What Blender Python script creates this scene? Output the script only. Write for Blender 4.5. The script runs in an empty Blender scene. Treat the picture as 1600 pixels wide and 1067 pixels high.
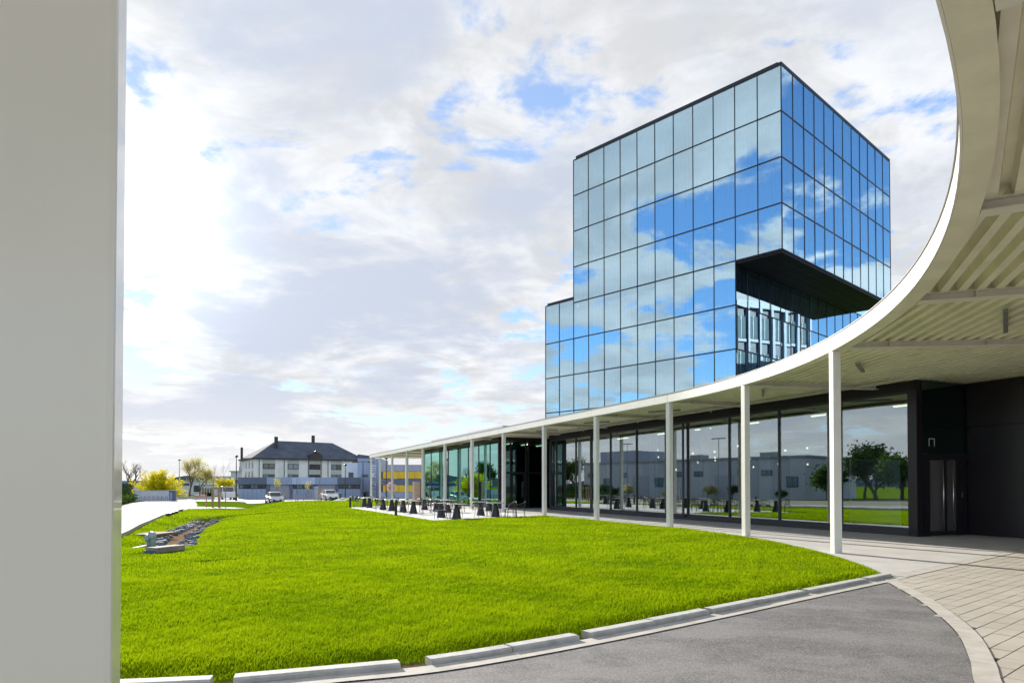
import bpy, bmesh, math, random
import numpy as np
from mathutils import Vector, Matrix, noise as mnoise
random.seed(7); rng = np.random.default_rng(7)
sc = bpy.context.scene
COL = sc.collection
R = math.radians
SEEDZ = 80.1
SKY_OFF = (0.25, 0.0)

# ------------------------------------------------------------------ camera
cam = bpy.data.cameras.new('camera'); co = bpy.data.objects.new('camera', cam); COL.objects.link(co)
co.location = (0, 0, 1.65); co.rotation_euler = (R(91.0), 0, 0)
cam.sensor_width = 36; cam.lens = 24.0; cam.shift_y = 0.1287
cam.clip_start = 0.05; cam.clip_end = 6000
sc.camera = co
# ------------------------------------------------------------------ sky, sun, exposure
SUN_AZ, SUN_EL = -30.1, 18.9
sd = Vector((math.sin(R(SUN_AZ))*math.cos(R(SUN_EL)), math.cos(R(SUN_AZ))*math.cos(R(SUN_EL)), math.sin(R(SUN_EL))))
sl = bpy.data.lights.new('sun', 'SUN'); sl.energy = 4.8; sl.angle = R(0.55); sl.color = (1.0, 0.93, 0.82)
so = bpy.data.objects.new('sun', sl); COL.objects.link(so); so.rotation_euler = sd.to_track_quat('Z', 'Y').to_euler()
sc.view_settings.view_transform = 'Standard'; sc.view_settings.look = 'None'
sc.view_settings.exposure = 0.98; sc.view_settings.gamma = 1.0; sc.view_settings.use_curve_mapping = False
cy = sc.cycles
cy.use_denoising = True; cy.caustics_reflective = False; cy.caustics_refractive = False
cy.max_bounces = 9; cy.diffuse_bounces = 4; cy.glossy_bounces = 5; cy.transmission_bounces = 6; cy.transparent_max_bounces = 12
cy.sample_clamp_indirect = 6.0

class NT:
    """small helper round a node tree"""
    def __init__(s, nt): s.nt = nt; s.n = nt.nodes; s.l = nt.links
    def node(s, t, **kw):
        n = s.n.new(t)
        for k, v in kw.items(): setattr(n, k, v)
        return n
    def link(s, a, b): s.l.new(a, b)
    def setin(s, n, i, v):
        if hasattr(v, 'is_output') or isinstance(v, bpy.types.NodeSocket): s.l.new(v, n.inputs[i])
        else: n.inputs[i].default_value = v
    def math(s, op, a, b=None, c=None, clamp=False):
        n = s.n.new('ShaderNodeMath'); n.operation = op; n.use_clamp = clamp
        s.setin(n, 0, a)
        if b is not None: s.setin(n, 1, b)
        if c is not None: s.setin(n, 2, c)
        return n.outputs[0]
    def vmath(s, op, a, b=None):
        n = s.n.new('ShaderNodeVectorMath'); n.operation = op
        s.setin(n, 0, a)
        if b is not None: s.setin(n, 1, b)
        return n.outputs['Value'] if op in ('DOT_PRODUCT', 'LENGTH') else n.outputs[0]
    def mix(s, f, a, b, blend='MIX'):
        n = s.n.new('ShaderNodeMix'); n.data_type = 'RGBA'; n.blend_type = blend
        s.setin(n, 0, f); s.setin(n, 6, a); s.setin(n, 7, b)
        return n.outputs[2]
    def ramp(s, v, a, b, lo=0.0, hi=1.0, smooth=True):
        n = s.n.new('ShaderNodeMapRange'); n.interpolation_type = 'SMOOTHSTEP' if smooth else 'LINEAR'
        s.setin(n, 0, v); n.inputs[1].default_value = a; n.inputs[2].default_value = b
        n.inputs[3].default_value = lo; n.inputs[4].default_value = hi
        return n.outputs[0]
    def noise(s, vec, scale, detail=4, rough=.5, dist=0.0, col=False):
        n = s.n.new('ShaderNodeTexNoise'); 
        if vec is not None: s.l.new(vec, n.inputs['Vector'])
        n.inputs['Scale'].default_value = scale; n.inputs['Detail'].default_value = detail
        n.inputs['Roughness'].default_value = rough; n.inputs['Distortion'].default_value = dist
        return n.outputs['Color'] if col else n.outputs[0]

w = bpy.data.worlds.new('World'); sc.world = w; w.use_nodes = True
t = NT(w.node_tree); t.n.clear()
sky = t.node('ShaderNodeTexSky', sky_type='NISHITA'); sky.sun_disc = False
sky.sun_elevation = R(SUN_EL); sky.sun_rotation = R(SUN_AZ); sky.air_density = 1.0; sky.dust_density = 0.2; sky.ozone_density = 5.0
tc = t.node('ShaderNodeTexCoord')
d = t.vmath('NORMALIZE', tc.outputs['Generated'])
sep = t.node('ShaderNodeSeparateXYZ'); t.link(d, sep.inputs[0])
zz = t.math('MAXIMUM', sep.outputs[2], 0.0)
inv = t.math('DIVIDE', 1.0, t.math('ADD', zz, 0.14))
comb = t.node('ShaderNodeCombineXYZ')
t.link(t.math('ADD', t.math('MULTIPLY', sep.outputs[0], inv), SKY_OFF[0]), comb.inputs[0]); t.link(t.math('ADD', t.math('MULTIPLY', sep.outputs[1], inv), SKY_OFF[1]), comb.inputs[1])
comb.inputs[2].default_value = SEEDZ
P = comb.outputs[0]
sundot = t.math('MAXIMUM', t.vmath('DOT_PRODUCT', d, tuple(sd)), 0.0)
toward = t.vmath('ADD', P, (sd.x*0.22, sd.y*0.22, 0.0))
big = t.noise(P, 0.60, 3, .5, .3)
n1 = t.noise(P, 2.2, 12, .60, .25)
n2 = t.noise(toward, 2.2, 6, .57, .25)
field = t.math('ADD', t.math('MULTIPLY', n1, .78), t.math('MULTIPLY', big, .32))
field2 = t.math('ADD', t.math('MULTIPLY', n2, .78), t.math('MULTIPLY', big, .32))
# more blue gaps away from the sun, as the glass fronts show
gap = t.ramp(t.vmath('DOT_PRODUCT', d, tuple(sd)), .15, 0.75, -0.010, 0.065)
cov = t.ramp(t.math('ADD', field, gap), .515, .585)
thick = t.ramp(t.math('ADD', t.math('MULTIPLY', field, .45), t.math('MULTIPLY', field2, .55)), .50, .635)
near = t.math('POWER', sundot, 6.0)
glow = t.math('POWER', sundot, 150.0)
n3 = t.noise(toward, 3.1, 8, .60, .6)
def scale_col(colr, f):
    n = t.node('ShaderNodeVectorMath', operation='SCALE'); t.setin(n, 0, colr); t.setin(n, 3, f); return n.outputs[0]
lit = scale_col((.955, .972, 1.0), t.math('ADD', t.math('MULTIPLY', t.math('ADD', 3.08, t.ramp(t.vmath('DOT_PRODUCT', d, tuple(sd)), -.2, .6, 1.0, 0.0)), t.ramp(n3, .34, .62, .84, 1.12)), t.math('MULTIPLY', glow, 6.0)))
grey = scale_col((.77, .845, 1.0), t.math('ADD', t.math('ADD', 2.58, t.math('MULTIPLY', near, .35)), t.math('MULTIPLY', glow, 3.0)))
# clouds lit from the front, away from the sun, stay white
thick = t.math('MULTIPLY', thick, t.ramp(t.vmath('DOT_PRODUCT', d, tuple(sd)), .25, .80, .12, 1.0))
cloud = t.mix(thick, lit, grey)
blue = scale_col(sky.outputs[0], .95)
blue = t.mix(t.ramp(sundot, .45, 1.0, 0.0, .72), blue, scale_col((.56, .71, 1.0), 2.6))
allsky = t.mix(cov, blue, cloud)
hz = t.ramp(sep.outputs[2], 0.0, .17, .80, 0.0)
allsky = t.mix(hz, allsky, scale_col((1.0, .99, .985), t.math('ADD', 2.90, t.math('MULTIPLY', near, .5))))
bg = t.node('ShaderNodeBackground'); t.link(allsky, bg.inputs[0]); bg.inputs[1].default_value = 0.15
out = t.node('ShaderNodeOutputWorld'); t.link(bg.outputs[0], out.inputs[0])

# ------------------------------------------------------------------ materials
def mat(name, col, rough=.6, metal=0.0, var=0.0, vscale=3.0, bump=0.0, bscale=40.0, spec=.5, col2=None, coat=0.0, streak=None):
    m = bpy.data.materials.new(name); m.use_nodes = True; t = NT(m.node_tree)
    b = t.n['Principled BSDF']
    b.inputs['Roughness'].default_value = rough; b.inputs['Metallic'].default_value = metal
    b.inputs['Specular IOR Level'].default_value = spec; b.inputs['Coat Weight'].default_value = coat
    c = tuple(col)+(1,)
    tc = t.node('ShaderNodeTexCoord')
    if var or col2:
        c2 = tuple(col2)+(1,) if col2 else tuple(x*(1-var) for x in col)+(1,)
        vec = tc.outputs['Object']
        if streak:
            mp = t.node('ShaderNodeMapping'); mp.inputs['Scale'].default_value = streak; t.link(vec, mp.inputs[0]); vec = mp.outputs[0]
        nz = t.ramp(t.noise(vec, vscale, 6, .6), .35, .65)
        t.link(t.mix(nz, c, c2), b.inputs['Base Color'])
    else: b.inputs['Base Color'].default_value = c
    if bump:
        bp = t.node('ShaderNodeBump'); bp.inputs['Strength'].default_value = bump; bp.inputs['Distance'].default_value = .02
        t.link(t.noise(tc.outputs['Object'], bscale, 5, .6), bp.inputs['Height']); t.link(bp.outputs[0], b.inputs['Normal'])
    return m

def glass(name, tint, refl, base, fres=.5, rough=0.0):
    """coated facade glass: part mirror, part tinted see-through"""
    m = bpy.data.materials.new(name); m.use_nodes = True; t = NT(m.node_tree); t.n.remove(t.n['Principled BSDF'])
    tr = t.node('ShaderNodeBsdfTransparent'); tr.inputs[0].default_value = tuple(tint)+(1,)
    gl = t.node('ShaderNodeBsdfGlossy'); gl.inputs['Roughness'].default_value = rough; gl.inputs['Color'].default_value = tuple(refl)+(1,)
    ge = t.node('ShaderNodeNewGeometry'); cs = t.math('ABSOLUTE', t.vmath('DOT_PRODUCT', ge.outputs['Normal'], ge.outputs['Incoming']))
    f = t.math('ADD', base, t.math('MULTIPLY', t.math('POWER', t.math('SUBTRACT', 1.0, cs, clamp=True), 5.0), fres), clamp=True)
    # faint waviness of the float glass
    tc = t.node('ShaderNodeTexCoord'); bp = t.node('ShaderNodeBump'); bp.inputs['Strength'].default_value = .012; bp.inputs['Distance'].default_value = .05
    t.link(t.noise(tc.outputs['Object'], .9, 2, .4), bp.inputs['Height']); t.link(bp.outputs[0], gl.inputs['Normal'])
    mx = t.node('ShaderNodeMixShader'); t.link(f, mx.inputs[0]); t.link(tr.outputs[0], mx.inputs[1]); t.link(gl.outputs[0], mx.inputs[2])
    t.link(mx.outputs[0], t.n['Material Output'].inputs[0]); return m

def leafmat(name, c1, c2, trans=.45):
    m = bpy.data.materials.new(name); m.use_nodes = True; t = NT(m.node_tree); t.n.remove(t.n['Principled BSDF'])
    at = t.node('ShaderNodeAttribute', attribute_name='tint')
    c = t.mix(at.outputs['Fac'], tuple(c1)+(1,), tuple(c2)+(1,))
    df = t.node('ShaderNodeBsdfDiffuse'); tl = t.node('ShaderNodeBsdfTranslucent'); t.link(c, df.inputs[0]); t.link(c, tl.inputs[0])
    mx = t.node('ShaderNodeMixShader'); mx.inputs[0].default_value = trans; t.link(df.outputs[0], mx.inputs[1]); t.link(tl.outputs[0], mx.inputs[2])
    t.link(mx.outputs[0], t.n['Material Output'].inputs[0]); return m

M = {}
M['white_paint'] = mat('white_paint', (.87, .84, .765), .32, var=.07, vscale=1.1, coat=.3)
M['deck_paint'] = mat('deck_paint', (.90, .86, .69), .38, var=.12, vscale=1.2)
M['beam_paint'] = mat('beam_paint', (.80, .78, .70), .4, var=.08)
M['dark_flashing'] = mat('dark_flashing', (.14, .14, .15), .5)
M['black_panel'] = mat('black_panel', (.024, .021, .028), .28, var=.15, vscale=.7, spec=.35)
M['black_frame'] = mat('black_frame', (.018, .017, .021), .4)
M['anthracite'] = mat('anthracite', (.032, .034, .042), .45, var=.1)
M['mullion'] = mat('mullion', (.010, .014, .025), .4)
M['soffit'] = mat('soffit', (.020, .018, .022), .6, spec=.2)
M['steel'] = mat('steel', (.62, .62, .60), .25, metal=1.0)
M['galv'] = mat('galv', (.30, .31, .32), .45, metal=.6, var=.15)
M['concrete'] = mat('concrete', (.52, .505, .48), .85, var=.14, vscale=1.3, bump=.15, bscale=60)
M['terrace'] = mat('terrace', (.56, .55, .54), .85, var=.10, vscale=.9, bump=.1, bscale=60)
M['kerb'] = mat('kerb', (.52, .51, .48), .85, var=.22, vscale=5, bump=.25, bscale=90)
M['gutter'] = mat('gutter', (.50, .47, .42), .9, var=.2, vscale=4, bump=.2, bscale=80)
M['road'] = mat('road', (.29, .275, .27), .9, var=.10, vscale=.6, bump=.1)
M['carpark'] = mat('carpark', (.36, .36, .37), .9, var=.12, vscale=.25)
M['soil'] = mat('soil', (.16, .10, .06), .95, col2=(.24, .17, .11), vscale=2.5, bump=.4, bscale=20)
M['joint'] = mat('joint', (.05, .042, .035), .95)
M['paver'] = mat('paver', (.40, .365, .315), .85, col2=(.47, .43, .37), vscale=.9, bump=.3, bscale=70)
M['stone'] = mat('stone', (.07, .095, .14), .85, col2=(.17, .19, .23), vscale=3, bump=.4, bscale=12)
M['bark'] = mat('bark', (.10, .075, .06), .9, var=.3, vscale=8)
M['pale_twig'] = mat('pale_twig', (.22, .16, .12), .9, var=.3)
M['stake'] = mat('stake', (.44, .28, .16), .8, var=.3, vscale=5)
M['slab_shaded'] = mat('slab_shaded', (.30, .27, .235), .9, var=.3, vscale=6, bump=.3)  # darkened overall, with the shade on the slab's front put into the colour
M['verge'] = mat('verge', (.15, .12, .085), .95, col2=(.09, .11, .035), vscale=.35, bump=.4, bscale=8)
M['wood'] = mat('wood', (.55, .40, .30), .7, var=.2, vscale=4)
M['wood_dark'] = mat('wood_dark', (.16, .08, .05), .7, var=.2)
M['table_top'] = mat('table_top', (.34, .33, .32), .4)
M['slate'] = mat('slate', (.115, .130, .160), .95, var=.25, vscale=.35, bump=.2, bscale=6, spec=.1)
M['render_pale'] = mat('render_pale', (.82, .79, .78), .85, var=.06, vscale=.3)
M['render_grey'] = mat('render_grey', (.52, .50, .50), .85, var=.08, vscale=.5)
M['brown_clad'] = mat('brown_clad', (.045, .032, .036), .6)
M['clad_dark'] = mat('clad_dark', (.12, .145, .20), .55, var=.08, vscale=.6)
M['clad_mid'] = mat('clad_mid', (.31, .38, .50), .5, var=.08, vscale=.6)
M['clad_light'] = mat('clad_light', (.46, .54, .66), .5, var=.08, vscale=.6)
M['warehouse_clad'] = mat('warehouse_clad', (.46, .46, .50), .6, var=.06, vscale=.3)
M['clad_wall'] = mat('clad_wall', (.25, .29, .35), .5, var=.1, vscale=.6)
M['shutter'] = mat('shutter', (.34, .35, .40), .5)
M['pale_blue'] = mat('pale_blue', (.55, .62, .68), .5, var=.05)
M['yellow'] = mat('yellow', (.78, .50, .02), .5, var=.12, vscale=.8)
M['violet_grey'] = mat('violet_grey', (.36, .36, .44), .5, var=.06)
M['hut_grey'] = mat('hut_grey', (.40, .42, .46), .6, var=.06)
M['white_wall'] = mat('white_wall', (.66, .67, .70), .7, var=.08, vscale=.5)
M['blue_band'] = mat('blue_band', (.05, .09, .30), .5)
M['dark_glass'] = mat('dark_glass', (.02, .026, .032), .08, spec=.8)
M['pale_glass'] = mat('pale_glass', (.10, .16, .19), .10, spec=.8)  # even glass tone, paler than the dark one
M['car_silver'] = mat('car_silver', (.50, .51, .53), .25, metal=.5, coat=.8)
M['car_white'] = mat('car_white', (.68, .68, .67), .25, coat=.8)
M['rubber'] = mat('rubber', (.015, .015, .016), .8)
M['lamp_lens'] = mat('lamp_lens', (.75, .77, .8), .1)
M['plate'] = mat('plate', (.75, .75, .72), .5)
M['green_plastic'] = mat('green_plastic', (.015, .07, .05), .5)
M['orange'] = mat('orange', (.62, .26, .07), .6)
M['pipe'] = mat('pipe', (.30, .36, .42), .45, var=.12)
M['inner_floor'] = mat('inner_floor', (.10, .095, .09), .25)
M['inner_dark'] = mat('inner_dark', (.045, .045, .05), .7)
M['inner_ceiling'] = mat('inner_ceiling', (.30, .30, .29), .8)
M['inner_column'] = mat('inner_column', (.42, .58, .50), .7, var=.06)
M['blind'] = mat('blind', (.62, .70, .76), .8)
M['blind_white'] = mat('blind_white', (.84, .86, .86), .8)
M['inner_wall'] = mat('inner_wall', (.30, .42, .54), .8)
M['lit_door_pane'] = mat('lit_door_pane', (.15, .135, .14), .25)  # opaque door glass; the lit interior behind is put into its colour
M['lamp_glow'] = mat('lamp_glow', (.9, .85, .7), .5); _b = M['lamp_glow'].node_tree.nodes['Principled BSDF']; _b.inputs['Emission Color'].default_value = (1, .88, .6, 1); _b.inputs['Emission Strength'].default_value = 1.8
M['letter_white'] = mat('letter_white', (.86, .86, .86), .5)
M['tower_glass'] = glass('tower_glass', (.74, .88, .96), (.70, .91, 1.0), .58, .4)
M['pav_glass'] = glass('pav_glass', (.66, .76, .72), (.86, .94, 1.0), .38, .55)
M['green_glass'] = glass('green_glass', (.20, .62, .54), (.58, 1.0, .95), .40, .6)
M['dark_pane'] = glass('dark_pane', (.34, .50, .48), (.62, .88, .88), .13, .8)
M['leaf_green'] = leafmat('leaf_green', (.03, .065, .015), (.09, .15, .03))
M['leaf_dark'] = leafmat('leaf_dark', (.018, .04, .012), (.05, .085, .025), .3)
M['leaf_yellow'] = leafmat('leaf_yellow', (.42, .40, .010), (.80, .70, .010), .5)
M['leaf_bud'] = leafmat('leaf_bud', (.42, .39, .14), (.68, .62, .28), .5)
M['leaf_pink'] = leafmat('leaf_pink', (.55, .22, .26), (.80, .72, .72), .4)

# ------------------------------------------------------------------ mesh builder
OFF = {}      # things whose parts are written in world coordinates: base to take off
class MB:
    def __init__(s): s.v = []; s.f = []
    def add(s, vs, fs):
        o = len(s.v); s.v += [tuple(p) for p in vs]; s.f += [tuple(i+o for i in q) for q in fs]; return s
    def box(s, c, size, ax=None, rz=0.0):
        """box by centre and size; ax = (ux, uy, uz) axes or rz"""
        if ax is None:
            ax = (Vector((math.cos(rz), math.sin(rz), 0)), Vector((-math.sin(rz), math.cos(rz), 0)), Vector((0, 0, 1)))
        c = Vector(c); hx, hy, hz = [k/2 for k in size]; vs = []
        for z in (-1, 1):
            for (x, y) in ((-1, -1), (1, -1), (1, 1), (-1, 1)): vs.append(c+ax[0]*x*hx+ax[1]*y*hy+ax[2]*z*hz)
        return s.add(vs, [(3, 2, 1, 0), (4, 5, 6, 7), (0, 1, 5, 4), (1, 2, 6, 5), (2, 3, 7, 6), (3, 0, 4, 7)])
    def tube(s, pts, rad, n=8, cap=True):
        pts = [Vector(p) for p in pts]; rad = rad if isinstance(rad, (list, tuple)) else [rad]*len(pts); vs = []; fs = []
        ref = None
        for i, p in enumerate(pts):
            d = (pts[min(i+1, len(pts)-1)]-pts[max(i-1, 0)])
            d = d.normalized() if d.length > 1e-9 else Vector((0, 0, 1))
            if ref is None: ref = Vector((1, 0, 0)) if abs(d.x) < .8 else Vector((0, 1, 0))
            a = (ref-d*ref.dot(d)).normalized(); b = d.cross(a); ref = a
            for k in range(n):
                q = 2*math.pi*k/n; vs.append(p+(a*math.cos(q)+b*math.sin(q))*rad[i])
        for i in range(len(pts)-1):
            for k in range(n):
                k2 = (k+1) % n; fs.append((i*n+k, i*n+k2, (i+1)*n+k2, (i+1)*n+k))
        if cap: fs.append(tuple(reversed(range(n)))); fs.append(tuple((len(pts)-1)*n+k for k in range(n)))
        return s.add(vs, fs)
    def lathe(s, c, prof, n=16):
        """prof: list of (r, z) round the vertical through c"""
        vs = []; fs = []; c = Vector(c)
        for (r, z) in prof:
            for k in range(n):
                q = 2*math.pi*k/n; vs.append(c+Vector((r*math.cos(q), r*math.sin(q), z)))
        for i in range(len(prof)-1):
            for k in range(n):
                k2 = (k+1) % n; fs.append((i*n+k, i*n+k2, (i+1)*n+k2, (i+1)*n+k))
        fs.append(tuple(reversed(range(n)))); fs.append(tuple((len(prof)-1)*n+k for k in range(n)))
        return s.add(vs, fs)
    def prism(s, poly, z0, z1):
        n = len(poly); vs = [(p[0], p[1], z0) for p in poly]+[(p[0], p[1], z1) for p in poly]
        fs = [tuple(reversed(range(n))), tuple(range(n, 2*n))]+[(i, (i+1) % n, n+(i+1) % n, n+i) for i in range(n)]
        return s.add(vs, fs)
    def quad(s, a, b, c, d): return s.add([a, b, c, d], [(0, 1, 2, 3)])
    def build(s, name, m, parent=None, smooth=False, bevel=0.0, base=None):
        off = OFF.get(parent.name, Vector()) if parent is not None else Vector()
        me = bpy.data.meshes.new(name)
        me.from_pydata([tuple(Vector(p)-off) for p in s.v], [], s.f); me.materials.append(M[m] if isinstance(m, str) else m)
        if bevel:
            bm = bmesh.new(); bm.from_mesh(me)
            bmesh.ops.bevel(bm, geom=[e for e in bm.edges if e.calc_face_angle(0) > .5], offset=bevel, segments=2, profile=.6, affect='EDGES')
            bm.to_mesh(me); bm.free()
        if smooth: me.polygons.foreach_set('use_smooth', [True]*len(me.polygons))
        me.update()
        return link(name, me, parent)
def link(name, me, parent=None):
    o = bpy.data.objects.new(name, me); COL.objects.link(o)
    if parent is not None:
        o.parent = parent
        if parent.name in OFF: OFF[o.name] = OFF[parent.name]
    return o
def tag(o, label=None, cat=None, group=None, kind=None):
    if label: o['label'] = label
    if cat: o['category'] = cat
    if group: o['group'] = group
    if kind: o['kind'] = kind
    return o
def thing(name, label, cat, loc=(0, 0, 0), group=None, world=True, rz=0.0):
    """Empty at the base of a thing; world=True: its parts are written in world coordinates"""
    o = bpy.data.objects.new(name, None); COL.objects.link(o); o.location = loc; o.rotation_euler = (0, 0, rz); o.empty_display_size = .2
    if world: OFF[o.name] = Vector(loc)
    return tag(o, label, cat, group)
def copy_tree(o, parent=None):
    c = o.copy(); COL.objects.link(c); c.parent = parent
    for ch in list(o.children): copy_tree(ch, c)
    return c
def bulk(name, verts, faces_n, faces, m, parent=None, tint=None):
    """fast mesh from numpy: faces flat index array, faces_n verts per face; tint per vertex"""
    me = bpy.data.meshes.new(name); nv = len(verts); nf = len(faces)//faces_n
    me.vertices.add(nv); me.vertices.foreach_set('co', np.asarray(verts, np.float32).ravel())
    me.loops.add(nf*faces_n); me.loops.foreach_set('vertex_index', np.asarray(faces, np.int32))
    me.polygons.add(nf); me.polygons.foreach_set('loop_start', np.arange(nf, dtype=np.int32)*faces_n)
    if tint is not None:
        a = me.attributes.new('tint', 'FLOAT', 'POINT'); a.data.foreach_set('value', np.asarray(tint, np.float32))
    me.update(calc_edges=True); me.materials.append(M[m] if isinstance(m, str) else m)
    return link(name, me, parent)

# ------------------------------------------------------------------ plan geometry
CX, CY, RAD = -13.9, 18.5, 21.8          # the round court the canopy runs along
A0 = math.atan2(.3916, .9201)            # where the arc becomes a straight run
TX, TY = 6.16, 27.04
def SD(s, D, z=0.0): return Vector((TX+D*.9201-s*.3916, TY+D*.3916+s*.9201, z))
US, UD = Vector((-.3916, .9201, 0)), Vector((.9201, .3916, 0)); UZ = Vector((0, 0, 1))
def arc(a, r, z=0.0): return Vector((CX+r*math.cos(a), CY+r*math.sin(a), z))
KERB = [(-9.0, 5.3), (-6.0, 5.35), (-3.23, 5.69), (-2.27, 5.87), (-1.6, 6.13), (-.7, 6.51), (.74, 7.53), (2.48, 8.93), (4.45, 10.58), (6.85, 12.55)]
kx, ky = np.array([p[0] for p in KERB]), np.array([p[1] for p in KERB])
PATIO = [(1.62, 36.6), (-3.5, 31.6), (-12.3, 51.0), (-8.6, 58.0), (-6.0, 54.4)]
def smooth(a, b, x):
    q = np.clip((x-a)/(b-a), 0, 1); return q*q*(3-2*q)
def poly_sd(poly, x, y):
    """signed distance, positive outside"""
    x = np.asarray(x, float); y = np.asarray(y, float); dmin = np.full(x.shape, 1e9); inside = np.zeros(x.shape, bool)
    n = len(poly)
    for i in range(n):
        ax, ay = poly[i]; bx, by = poly[(i+1) % n]; ex, ey = bx-ax, by-ay
        q = np.clip(((x-ax)*ex+(y-ay)*ey)/(ex*ex+ey*ey), 0, 1)
        dmin = np.minimum(dmin, np.hypot(x-ax-q*ex, y-ay-q*ey))
        c = ((ay > y) != (by > y)) & (x < (bx-ax)*(y-ay)/(by-ay+1e-12)+ax); inside ^= c
    return np.where(inside, -dmin, dmin)
def lawn_d(x, y):
    x = np.asarray(x, float); y = np.asarray(y, float)
    k = (y-np.interp(x, kx, ky))*.80
    rr = RAD-.16-np.hypot(x-CX, y-CY)
    Dl = -((x-TX)*.9201+(y-TY)*.3916)-.16
    s = -(x-TX)*.3916+(y-TY)*.9201
    edge = np.where(s > 0, Dl, rr)
    return np.minimum(np.minimum(k, edge), poly_sd(PATIO, x, y))
SW = [(-8.9, 17.6), (-10.2, 20.3), (-12.6, 25.8), (-15.6, 33.5), (-18.6, 42.0)]
def swale_q(x, y):
    """0..1 depth of the swale, and distance from its axis"""
    best = np.full(np.shape(x), 1e9); along = np.zeros(np.shape(x)); tot = 0
    for i in range(len(SW)-1):
        ax, ay = SW[i]; bx, by = SW[i+1]; ex, ey = bx-ax, by-ay; L = math.hypot(ex, ey)
        q = np.clip(((x-ax)*ex+(y-ay)*ey)/(L*L), 0, 1); dd = np.hypot(x-ax-q*ex, y-ay-q*ey)
        m = dd < best; best = np.where(m, dd, best); along = np.where(m, tot+q*L, along); tot += L
    return best, along
DITCH = [((-18.2, 40.4), (-17.9, 50.0), .34, .34), ((-6.50, 14.25), (-6.05, 14.66), .14, .16)]
def T(x, y):
    x = np.asarray(x, float); y = np.asarray(y, float)
    L = -((x-TX)*.9201+(y-TY)*.3916)
    m = np.maximum(np.maximum(smooth(7, 15, L), smooth(70, 85, y)*smooth(1, 4, L)), smooth(88, 100, y))
    z = -.7*smooth(18, 70, y)*m
    z = z-.03+.085*smooth(-.05, .4, lawn_d(x, y))
    d, al = swale_q(x, y)
    z = z-.40*np.exp(-(d/1.35)**2)*smooth(-.2, 2.5, al)*smooth(28, 22, al)
    for (a, b, wd, dp) in DITCH:
        ex, ey = b[0]-a[0], b[1]-a[1]; q = np.clip(((x-a[0])*ex+(y-a[1])*ey)/(ex*ex+ey*ey), 0, 1)
        z = z-dp*np.exp(-(np.hypot(x-a[0]-q*ex, y-a[1]-q*ey)/wd)**2)
    return z
def Tz(x, y): return float(T(x, y))

# ------------------------------------------------------------------ ground, lawn
def grass_ground():
    m = bpy.data.materials.new('grass_ground'); m.use_nodes = True; t = NT(m.node_tree); b = t.n['Principled BSDF']
    tc = t.node('ShaderNodeTexCoord'); at = t.node('ShaderNodeAttribute', attribute_name='tint')
    nz = t.ramp(t.noise(tc.outputs['Object'], .7, 6, .6), .3, .7); fine = t.ramp(t.noise(tc.outputs['Object'], 22, 4, .7), .3, .7)
    g = t.mix(nz, (.085, .16, .004, 1), (.15, .23, .006, 1)); g = t.mix(t.math('MULTIPLY', fine, .45), g, (.05, .085, .008, 1))
    s = t.mix(fine, (.17, .11, .065, 1), (.27, .20, .13, 1))
    t.link(t.mix(at.outputs['Fac'], g, s), b.inputs['Base Color']); b.inputs['Roughness'].default_value = 1.0; b.inputs['Specular IOR Level'].default_value = 0.0
    bp = t.node('ShaderNodeBump'); bp.inputs['Strength'].default_value = .6; bp.inputs['Distance'].default_value = .05
    t.link(t.noise(tc.outputs['Object'], 14, 5, .7), bp.inputs['Height']); t.link(bp.outputs[0], b.inputs['Normal']); return m
M['grass_ground'] = grass_ground()
ys = np.concatenate([[-2500, -600, -150, -40, -12, -4], np.arange(0, 24, .16), np.arange(24, 54, .28), np.arange(54, 104, 1.2), [110, 125, 150, 200, 300, 600, 1200, 2500]])
xs = np.concatenate([[-2500, -1200, -600, -300, -180, -120, -90, -70, -58, -50], np.arange(-45, -20, .8), np.arange(-20, 9, .16), np.arange(9, 40, 3), [45, 60, 90, 150, 300, 600, 1200, 2500]])
gx, gy = np.meshgrid(xs, ys); gz = T(gx, gy)
ny, nx = gx.shape
ii = (np.arange(ny-1)[:, None]*nx+np.arange(nx-1)[None, :]).ravel()
sdist, sal = swale_q(gx, gy)
soil_shade = np.clip(smooth(.90, .45, sdist+.35*np.sin(gx*3.1+gy*1.7)*np.cos(gy*2.3))*smooth(.3, 1.5, sal)*smooth(27, 23, sal), 0, 1)
for (px, py, rr) in ((-29.2, 68.6, 2.2), (-20.0, 44.8, 1.5), (-10.9, 19.6, .5)):
    soil_shade = np.maximum(soil_shade, smooth(rr, rr*.5, np.hypot(gx-px, gy-py)))
for (a_, b_, wd_, dp_) in DITCH:
    ex_, ey_ = b_[0]-a_[0], b_[1]-a_[1]; q_ = np.clip(((gx-a_[0])*ex_+(gy-a_[1])*ey_)/(ex_*ex_+ey_*ey_), 0, 1)
    soil_shade = np.maximum(soil_shade, smooth(wd_*1.1, wd_*.6, np.hypot(gx-a_[0]-q_*ex_, gy-a_[1]-q_*ey_)))  # soil tone here puts the ditch's shadowed lip into the colour
soil_shade = np.maximum(soil_shade, np.where(lawn_d(gx, gy) < .0, 1.0, 0.0)*np.where(gy < 60, 1, 0))
g = bulk('ground', np.stack([gx, gy, gz], -1).reshape(-1, 3), 4, np.stack([ii, ii+1, ii+nx+1, ii+nx], -1).ravel(), 'grass_ground', tint=soil_shade.ravel())
tag(g, kind='structure'); g.data.polygons.foreach_set('use_smooth', [True]*len(g.data.polygons))

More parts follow.
